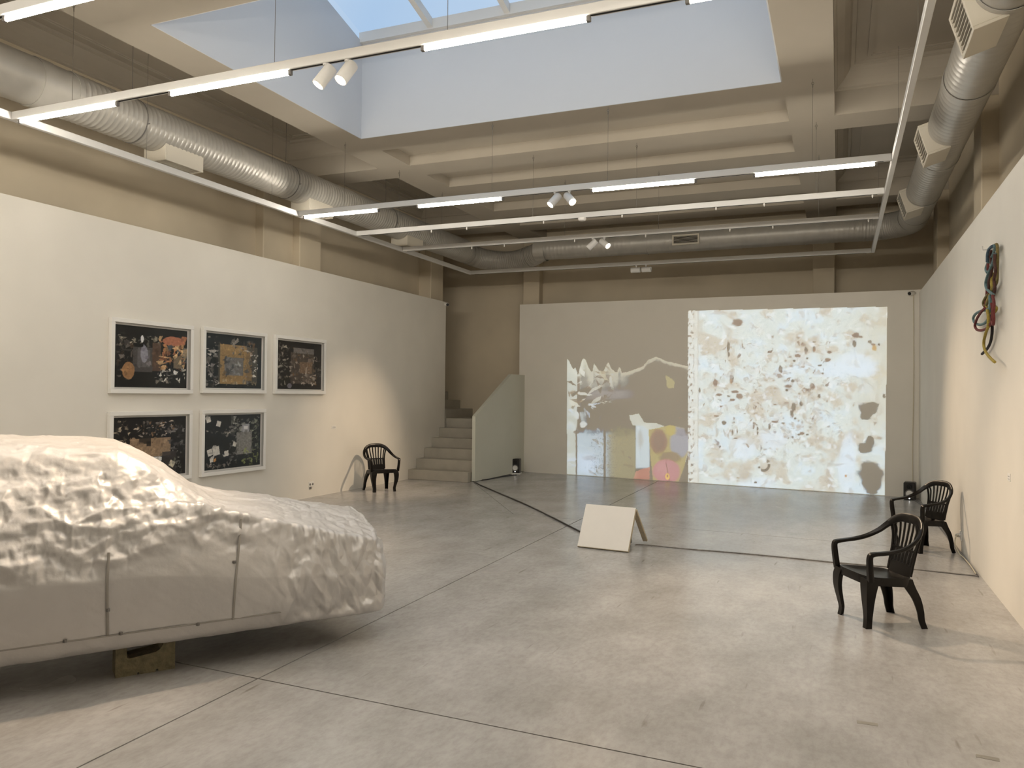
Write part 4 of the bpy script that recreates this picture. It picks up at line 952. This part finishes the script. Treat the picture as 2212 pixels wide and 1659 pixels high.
# ------------------------------------------------------------------ resin chairs
def hoop_half():
    P = [(0,.262,.79,.0,.25,1,.070,.022),(.095,.254,.784,.05,.2,1,.068,.022),(.165,.234,.758,.3,.15,.9,.064,.022),(.218,.200,.712,.6,.1,.6,.056,.023),(.250,.150,.660,.8,0,.4,.050,.024),
         (.270,.07,.615,1,0,.15,.046,.025),(.280,-.02,.588,1,0,.05,.048,.025),(.280,-.12,.575,1,0,0,.052,.025),(.270,-.198,.566,1,0,0,.052,.028),(.262,-.222,.545,1,0,0,.046,.034),(.256,-.220,.47,1,.0,0,.042,.040),(.246,-.208,.36,1,0,0,.046,.040)]
    return catmull(P, 6)
HP = hoop_half()
def chair_parts():
    parts = []
    # hoop and arms as one rail
    R_ = HP; Lh = R_[::-1].copy(); Lh[:,0] *= -1; Lh[:,3] *= -1
    top_i = 6*4
    def rail(sl):
        q = sl; return MB().sweep([tuple(p[:3]) for p in q], [tuple(p[3:6]) for p in q], list(q[:,6]), list(q[:,7]))
    crown = np.concatenate([Lh[-(top_i+1):-1], R_[:top_i+1]]); 
    # keep the width vector continuous over the crown
    cs = crown.copy(); cs[:top_i,3] *= -1; cs[:top_i,4:6] *= 1; cs[:top_i,3] = -R_[1:top_i+1][::-1,3]
    mb = MB().sweep([tuple(p[:3]) for p in cs], [tuple(p[3:6]) for p in cs], list(cs[:,6]), list(cs[:,7])); parts.append(('back_hoop', mb))
    for sg in (1,-1):
        q = R_[top_i:].copy(); q[:,0] *= sg; q[:,3] *= sg; parts.append(('armrest', rail(q)))
    # seat: dished top with skirt
    out = []
    for a in np.linspace(0,2*np.pi,48,endpoint=False):
        c_, s_2 = math.cos(a), math.sin(a); e = 4.5
        x = .245*np.sign(c_)*abs(c_)**(2/e); y = -.028+.205*np.sign(s_2)*abs(s_2)**(2/e)
        x *= 1-.16*(y+.235)/.41; out.append((x,y))
    lev = [(1.0,.0),( .985,.008),(.93,.006),(.75,-.004),(.45,-.012),(.0,-.015)]
    vs = []; n = 48; ztop = lambda y: .385-.03*(y+.235)/.41
    for x, y in out: vs.append((x*1.0,y,ztop(y)-.055))
    for x, y in out: vs.append((x*1.005,y,ztop(y)-.004))
    for k_, dz in lev[1:]:
        for x, y in out: vs.append((x*k_, (y+.015)*k_-.015, ztop((y+.015)*k_-.015)+dz))
    fs = [(r*n+i, r*n+(i+1)%n, (r+1)*n+(i+1)%n, (r+1)*n+i) for r in range(len(lev)) for i in range(n)]
    vs2 = [(x*.96,y*.96,ztop(y)-.055) for x, y in out] + [(x*.9,y*.9,ztop(y)-.022) for x, y in out]; o_ = len(vs)
    fs += [(i,(i+1)%n,o_+(i+1)%n,o_+i)[::-1] for i in range(n)] + [(o_+i,o_+(i+1)%n,o_+n+(i+1)%n,o_+n+i)[::-1] for i in range(n)] + [tuple(o_+n+i for i in range(n))[::-1]]
    parts.append(('seat', MB().add(vs+vs2, fs)))
    # lower back panel
    bw = .145
    pts = [(0,.160,.345),(0,.172,.40),(0,.182,.45)]; parts.append(('back_panel', MB().sweep(pts,[(1,0,0)]*3,[.285,.285,.29],[.014]*3)))
    parts.append(('back_crossbar', MB().sweep([(-.15,.205,.552),(-.07,.211,.552),(.07,.211,.552),(.15,.205,.552)],[(0,.3,1)]*4,[.022]*4,[.012]*4)))
    hx = HP[:top_i+8]
    for i in range(-3,4):
        xt = i*.057; k_ = np.argmin(abs(hx[:,0]-abs(xt))); yt, zt_ = hx[k_,1], hx[k_,2]-.012
        q = catmull([(i*.0415,.178,.44),(i*.043,.195,.50),(i*.044,.211,.555),(i*.048,.228,.62),(i*.053,.243,.69),(xt,yt-.002,zt_)],4)
        parts.append(('slat', MB().sweep([tuple(p) for p in q],[(1,0,0)]*len(q),list(np.interp(np.linspace(0,1,len(q)),[0,.38,.46,1],[.036,.036,.020,.021])),[.010]*len(q))))
    for sg in (1,-1):   # uprights at the ends of the fan
        q = catmull([(sg*.150,.166,.37),(sg*.152,.185,.46),(sg*.156,.205,.55),(sg*.172,.222,.64),(sg*.192,.221,.725)],5)
        parts.append(('slat', MB().sweep([tuple(p) for p in q],[(1,0,0)]*len(q),[.024]*len(q),[.014]*len(q))))
    def leg(path, sx, sy, t_=.011):
        q = catmull(path, 5); vs = []; m = len(q)
        for x, y, z, fx, fy in q:
            x0_, y0_ = sx*x, sy*y
            vs += [(x0_,y0_,z),(x0_-sx*fx,y0_,z),(x0_-sx*fx,y0_-sy*t_,z),(x0_-sx*t_,y0_-sy*t_,z),(x0_-sx*t_,y0_-sy*fy,z),(x0_,y0_-sy*fy,z)]
        fs = [(i*6+k,i*6+(k+1)%6,(i+1)*6+(k+1)%6,(i+1)*6+k) for i in range(m-1) for k in range(6)] + [tuple(range(6))[::-1], tuple(range((m-1)*6,m*6))]
        return MB().add(vs, fs)
    for sx in (1,-1):
        parts.append(('leg', leg([(.240,.228,.375,.100,.100),(.252,.240,.31,.092,.085),(.246,.238,.22,.074,.066),(.222,.222,.12,.056,.050),(.208,.214,.06,.050,.044),(.212,.222,.0,.050,.046)], sx, -1)))
        parts.append(('leg', leg([(.195,.155,.36,.090,.095),(.208,.172,.30,.082,.085),(.222,.205,.22,.068,.068),(.228,.225,.13,.054,.054),(.230,.232,.06,.048,.048),(.238,.250,.0,.046,.046)], sx, 1)))
    return parts
proto = None
def place_chair(x, y, rz, sc, label):
    global proto
    if proto is None:
        o = empty('resin_armchair', (x,y,0), rz)
        hoop = None
        for nm, mb in chair_parts():
            q = mb.build(nm, M_chair, hoop if nm in ('slat','back_crossbar','back_panel') else o, 40)
            if nm == 'back_hoop': hoop = q
        proto = o
    else:
        o = proto.copy(); link(o); o.location = (x,y,0); o.rotation_euler = (0,0,rz)
        for c in list(proto.children):
            d = c.copy(); link(d); d.parent = o
            for g_ in c.children: e_ = g_.copy(); link(e_); e_.parent = d
    o.scale = (sc,sc,sc); tag(o, label, 'chair', 'dark resin armchairs'); return o
place_chair(-6.995,11.23,math.radians(54),.93,'dark resin armchair alone against the left wall, casting a shadow')
place_chair(.27,6.30,math.radians(-62),.93,'dark resin armchair in the right foreground, turned away from the wall')
place_chair(.83,9.45,math.radians(-55),.89,'dark resin armchair behind the foreground one, beside the right wall')

# ------------------------------------------------------------------ speakers
def speaker(s, off, rz, label, plate, sc=1.0):
    p = pw(s,0,off); o = empty('speaker', (p[0],p[1],0), rz); tag(o, label, 'speaker', 'black monitor speakers on the floor')
    w_, d_, h_ = .175*sc, .22*sc, .285*sc; zb = .022 if plate else 0
    if plate: MB().bbox(-.105,.105,-.13,.13,0,.022,.004).build('base_plate', M_white, o)
    MB().bbox(-w_/2,w_/2,-d_/2,d_/2,zb,zb+h_,.012).build('cabinet', M_dark, o)
    Mf = Matrix.Translation((0,-d_/2,zb+.105*sc)) @ Matrix.Rotation(math.pi/2,4,'X')
    MB().lathe([(.066*sc,-.004),(.066*sc,.004),(.058*sc,.006),(.052*sc,.001)],28,Mf).build('woofer_surround', M_cable_g, o, 40)
    MB().lathe([(.050*sc,.0),(.050*sc,.0075),(.024*sc,.003),(.022*sc,.007),(.0,.010)],28,Mf).build('woofer_cone', M_cone, o, 40)
    Mt = Matrix.Translation((0,-d_/2,zb+.215*sc)) @ Matrix.Rotation(math.pi/2,4,'X')
    MB().lathe([(.040*sc,-.002),(.040*sc,.003),(.020*sc,-.001),(.014*sc,.004),(0,.006)],24,Mt).build('tweeter', M_slot, o, 40)
    Ml = Matrix.Translation((-.0,-d_/2,zb+.03*sc)) @ Matrix.Rotation(math.pi/2,4,'X')
    MB().lathe([(.010,-.001),(.010,.002),(0,.0025)],14,Ml).build('logo_light', M_led, o, 40)
M_led = emis('white led', (1,1,1), 3.0); M_led.cycles.emission_sampling = 'NONE'
speaker(.17,.45,math.radians(12),'small black speaker with white cone at the foot of the balustrade',True)
speaker(7.335,.26,math.radians(-8),'black speaker with white cone in the far right corner behind the chairs',False,.98)

# ------------------------------------------------------------------ tilted white board on the floor
bd = empty('tilted_board', (-2.26,8.2,0)); tag(bd, 'white tilted A-frame board standing on the floor before the projection', 'board')
BLp, BRp = Vector((-2.545,7.985,0)), Vector((-1.985,7.925,0)); ex = (BRp-BLp).normalized(); ey = Vector((-ex.y,ex.x,0)); Wd = (BRp-BLp).length
topz = .415; back = .225; th = .034
def slab(p0, dirv, length, wid, thick, nrm):
    vs = []
    for a in (0,1):
        for b in (0,1):
            for c_ in (0,1): vs.append(p0 + ex*wid*a + dirv*length*b + nrm*thick*c_)
    fs = [(0,1,3,2),(4,6,7,5),(0,4,5,1),(2,3,7,6),(0,2,6,4),(1,5,7,3)]
    return MB().add(vs, fs)
dirF = (ey*back + Vector((0,0,topz))).normalized(); lenF = math.hypot(back,topz); nF = ex.cross(dirF)
if nF.y > 0: nF = -nF
M_board = mat('matt white painted board', (.86,.82,.76), .7, noise=.01)
M_ply = mat('plywood edge', (.55,.47,.33), .7, noise=.1, nscale=30)
p0 = BLp + Vector((0,0,.012)) - nF*th*0
child_at(slab(p0 + dirF*.004, dirF, lenF, Wd, .004, nF).build('front_face', M_board, bd), bd)
child_at(slab(p0 - nF*th*.95, dirF, lenF*.985, Wd, th*.95, nF).build('front_core', M_ply, bd), bd)
apex = p0 + dirF*lenF*.97 - nF*th
rear = Vector((0,0,0)); footR = BRp + ey*.62; dirB = ((footR-ex*.0) - (apex+ex*Wd)); lenB = dirB.length - .03; dirB = dirB.normalized(); nB = ex.cross(dirB)
for xo in (0.0, Wd-.05):
    q = MB(); vs = []
    pA = apex + ex*xo
    for a in (0,1):
        for b in (0,1):
            for c_ in (0,1): vs.append(pA + ex*.05*a + dirB*lenB*b + nB*.022*c_)
    q.add(vs, [(0,1,3,2),(4,6,7,5),(0,4,5,1),(2,3,7,6),(0,2,6,4),(1,5,7,3)])
    child_at(q.build('rear_leg', M_ply, bd), bd)
pj = empty('projector', (-2.22,8.36,0), math.radians(-8)); tag(pj, 'dark projector tucked behind the tilted white board', 'projector')
MB().bbox(-.15,.15,-.07,.07,.012,.105,.008).build('housing', M_dark, pj)
MB().lathe([(.03,-.004),(.03,.02),(.024,.022),(.0,.016)],20,Matrix.Translation((.05,.07,.06)) @ Matrix.Rotation(-math.pi/2,4,'X')).build('lens', M_cable_g, pj, 40)
for x in (-.12,.12):
    for y in (-.05,.05): MB().lathe([(.012,0),(.012,.012)],10,Matrix.Translation((x,y,0))).build('foot', M_slot, pj)

# ------------------------------------------------------------------ cables
def cable(pts, r, m, label, name='floor_cable', jit=.0, n=6):
    P = catmull(pts, 10)
    if jit:
        P[:,0] += jit*np.sin(np.arange(len(P))*.9); P[:,1] += jit*np.cos(np.arange(len(P))*.53)
    o = MB().tube([tuple(p) for p in P], r, n).build(name, m, None, 60); tag(o, label, 'cable'); return o
cable([(-5.92,14.55,.012),(-6.05,14.2,.010),(-6.09,13.6,.010),(-6.12,13.06,.010),(-5.2,11.9,.010),(-4.005,10.459,.010),(-2.768,8.83,.010),(-2.5,8.45,.010)], .010, M_dark, 'black cable crossing the floor from the stairs to the white board')
cable([(-2.02,8.36,.006),(-1.926,8.405,.006),(-1.391,8.379,.006),(-.924,8.388,.006),(-.066,8.323,.006),(.697,8.30,.006),(1.165,8.235,.006)], .0065, M_tapecable, 'grey taped cable running from the white board to the right wall', jit=.004)
cable([(1.165,8.20,.008),(1.172,8.6,.008),(1.170,9.2,.008),(1.168,10.0,.008),(1.172,11.5,.008),(1.165,13.2,.008),(1.10,14.0,.008)], .008, M_cable_g, 'grey cable lying along the foot of the right wall')
cable([(1.18,9.50,.175),(1.14,9.44,.17),(1.12,9.36,.10),(1.14,9.22,.03),(1.155,9.0,.026),(1.158,8.6,.026),(1.15,8.24,.026)], .006, M_cable_w, 'cream cord drooping from the socket on the right wall', 'power_cord')
pc_ = pw(7.36,0,.012)
cable([(pc_[0],pc_[1],.02),(pc_[0]-.004,pc_[1],.9),(pc_[0]+.008,pc_[1],2.0),(pc_[0],pc_[1],3.30)], .006, M_cable_w, 'cream cable running up the far right corner', 'corner_cable')

# ------------------------------------------------------------------ small wall fittings
def plate_l(y, z, h, wd, nm, label, cat):
    o = empty(nm, (XL,y,z)); tag(o, label, cat)
    child_at(MB().bbox(XL,XL+.009,y-wd/2,y+wd/2,z-h/2,z+h/2,.003).build('plate', M_white, o), o); return o
o = plate_l(10.03,.20,.085,.12,'wall_socket','white wall socket low on the left wall near the chair','socket')
for yy in (9.995,10.06): child_at(MB().lathe([(.018,0),(.018,.003),(.0,.0035)],14,Matrix.Translation((XL+.008,yy,.20)) @ Matrix.Rotation(math.pi/2,4,'Y')).build('socket_hole', M_cable_g, o), o)
child_at(MB().bbox(XL+.009,XL+.02,9.985,10.02,.13,.165,.003).build('clip', M_cable_g, o), o)
o = empty('caption_card', (XL,10.60,1.055)); tag(o, 'tiny white caption card on the left wall beyond the pictures', 'card')
child_at(MB().bbox(XL,XL+.004,10.54,10.66,1.03,1.08,.001).build('card', M_white, o), o); child_at(MB().box(XL+.0045,XL+.005,10.56,10.64,1.045,1.05).box(XL+.0045,XL+.005,10.56,10.64,1.06,1.064).build('print_lines', M_cable_g, o), o)
o = empty('caption_card', (XR,6.98,1.015)); tag(o, 'tiny white caption card on the right wall', 'card')
child_at(MB().bbox(XR-.004,XR,6.93,7.03,.985,1.045,.001).build('card', M_white, o), o); child_at(MB().box(XR-.005,XR-.0045,6.95,7.01,1.0,1.004).box(XR-.005,XR-.0045,6.95,7.01,1.02,1.024).build('print_lines', M_cable_g, o), o)
o = empty('wall_socket', (XR,9.52,.165)); tag(o, 'white socket with a plug low on the right wall behind the chair', 'socket')
child_at(MB().bbox(XR-.009,XR,9.44,9.60,.12,.21,.003).build('plate', M_white, o), o)
child_at(MB().lathe([(.020,0),(.020,.025),(.012,.045),(.007,.05)],14,Matrix.Translation((XR-.009,9.50,.172)) @ Matrix.Rotation(-math.pi/2,4,'Y')).build('plug', M_white, o, 40), o)
def cctv(p, d, label):
    o = empty('security_camera', p); tag(o, label, 'camera', 'small white security cameras'); d = Vector(d).normalized(); P = Vector(p); q = d.to_track_quat('Z','Y').to_matrix().to_4x4(); Mx = Matrix.Translation(P) @ q
    child_at(MB().lathe([(.0,-.07),(.030,-.07),(.034,-.06),(.034,.045),(.030,.05),(.030,.035),(0,.035)],20,Mx).build('housing', M_white, o, 40), o)
    child_at(MB().lathe([(.0,.036),(.029,.036),(.026,.045),(0,.049)],20,Mx).build('lens', M_dark, o, 40), o)
    return o
o = cctv((XL+.055,14.40,3.445),(.55,-.75,-.25),'small white security camera at the top end of the left display wall')
child_at(MB().bbox(XL,XL+.05,14.38,14.43,3.42,3.47,.004).build('bracket', M_white, o), o)
pq = pw(7.33,3.31,.07); o = cctv((pq[0],pq[1],3.315),(-.55,-.8,-.2),'small white security camera in the far right corner')
pk = pw(7.36,3.31,.0); child_at(MB().tube([pw(7.36,3.33,0),pw(7.34,3.32,.05)],.014,8).build('bracket', M_white, o), o)

# ropes hanging on the right wall; canvas = px in a 788 x 1659 sketch mapped to the wall
def ropept(cx, cy, off):
    # sketch -> (Y, Z) on the wall: affine in height, projective in depth
    xi = 2060+cx*.1929; yi = 500+cy*.1929
    d0 = _r3*((xi-1106)/FPX) - _u3*((yi-829.5)/FPX) + _f2; k_ = (XR-off)/d0.x
    return (XR-off, d0.y*k_, 1.6+d0.z*k_)
rp = empty('rope_bundle', (XR,7.7,2.84)); tag(rp, 'bundle of coloured ropes hung in loops on the right wall', 'rope bundle')
RC = {'teal':(.12,.20,.21),'yellow':(.36,.27,.05),'red':(.15,.028,.026),'black':(.012,.008,.01),'brown':(.07,.026,.018),'olive':(.17,.13,.04),'navy':(.06,.10,.14)}
RM = {k_: mat('rope '+k_, v, .75, noise=.25, nscale=60, bump=.4, bscale=200) for k_, v in RC.items()}
ropes = [('olive',[(455,175),(470,148),(488,160),(492,300),(488,430),(484,560),(440,640),(380,710),(345,760),(332,800),(345,835),(380,800),(400,740),(440,660),(478,570)]),
 ('teal',[(420,180),(445,158),(462,180),(440,260),(395,330),(368,390),(362,430),(378,460)]),
 ('teal',[(462,240),(440,340),(405,430),(372,520),(360,580),(370,640),(410,680),(442,705)]),
 ('navy',[(430,165),(395,200),(378,260),(376,340)]),
 ('red',[(400,200),(390,300),(385,420),(388,520),(375,640),(368,740),(350,850)]),
 ('brown',[(420,170),(415,300),(430,420),(400,560),(395,700)]),
 ('brown',[(460,240),(456,340),(470,440),(452,540),(462,640),(440,740)]),
 ('red',[(436,720),(452,800),(446,900),(450,980),(444,1042),(430,1000),(436,900),(426,800)]),
 ('yellow',[(440,460),(425,560),(428,640),(400,720),(372,790),(368,850),(392,905),(420,918),(462,900),(480,860),(465,840)]),
 ('teal',[(405,720),(408,800),(400,900),(385,980),(350,1025),(290,1045),(235,1020),(220,970),(250,920),(310,890),(370,878),(430,840)]),
 ('red',[(350,860),(310,900),(270,960),(245,1020),(240,1065),(262,1100),(310,1108),(370,1085),(410,1040),(432,990)]),
 ('yellow',[(375,880),(388,960),(385,1060),(360,1140),(340,1220),(340,1290),(360,1350),(400,1405),(440,1445),(460,1462)]),
 ('black',[(425,900),(424,980),(432,1080),(425,1180),(405,1260),(370,1320),(318,1372)])]
for i, (c_, pts) in enumerate(ropes):
    q = [ropept(x, y, .035+.012*((i*5) % 4)+.006*math.sin(j)) for j, (x, y) in enumerate(pts)]
    child_at(MB().tube([tuple(p) for p in catmull(q,7)], .0115, 8).build('rope', RM[c_], rp, 60), rp)
hp = ropept(452,178,.03); child_at(MB().tube([(XR,hp[1],hp[2]-.015),(XR-.11,hp[1],hp[2]-.015),(XR-.115,hp[1],hp[2]+.012)], .006, 8).build('peg', M_white, rp, 40), rp)

# tape remnants on the floor
M_tape = mat('faded grey tape', (.27,.25,.215), .5)
for i, (x, y, a, l_) in enumerate(((.135,4.29,.02,.095),(.62,4.10,-.1,.09),(.64,3.87,-.12,.10))):
    o = empty('tape_scrap', (x,y,0), a); tag(o, ('grey tape scrap on the floor nearest the foreground chair','faint grey tape scrap between two others at lower right','grey tape scrap on the floor at the lower right edge')[i], 'tape')
    MB().box(-l_/2,l_/2,-.018,.018,.0002,.0012).build('strip', M_tape, o)
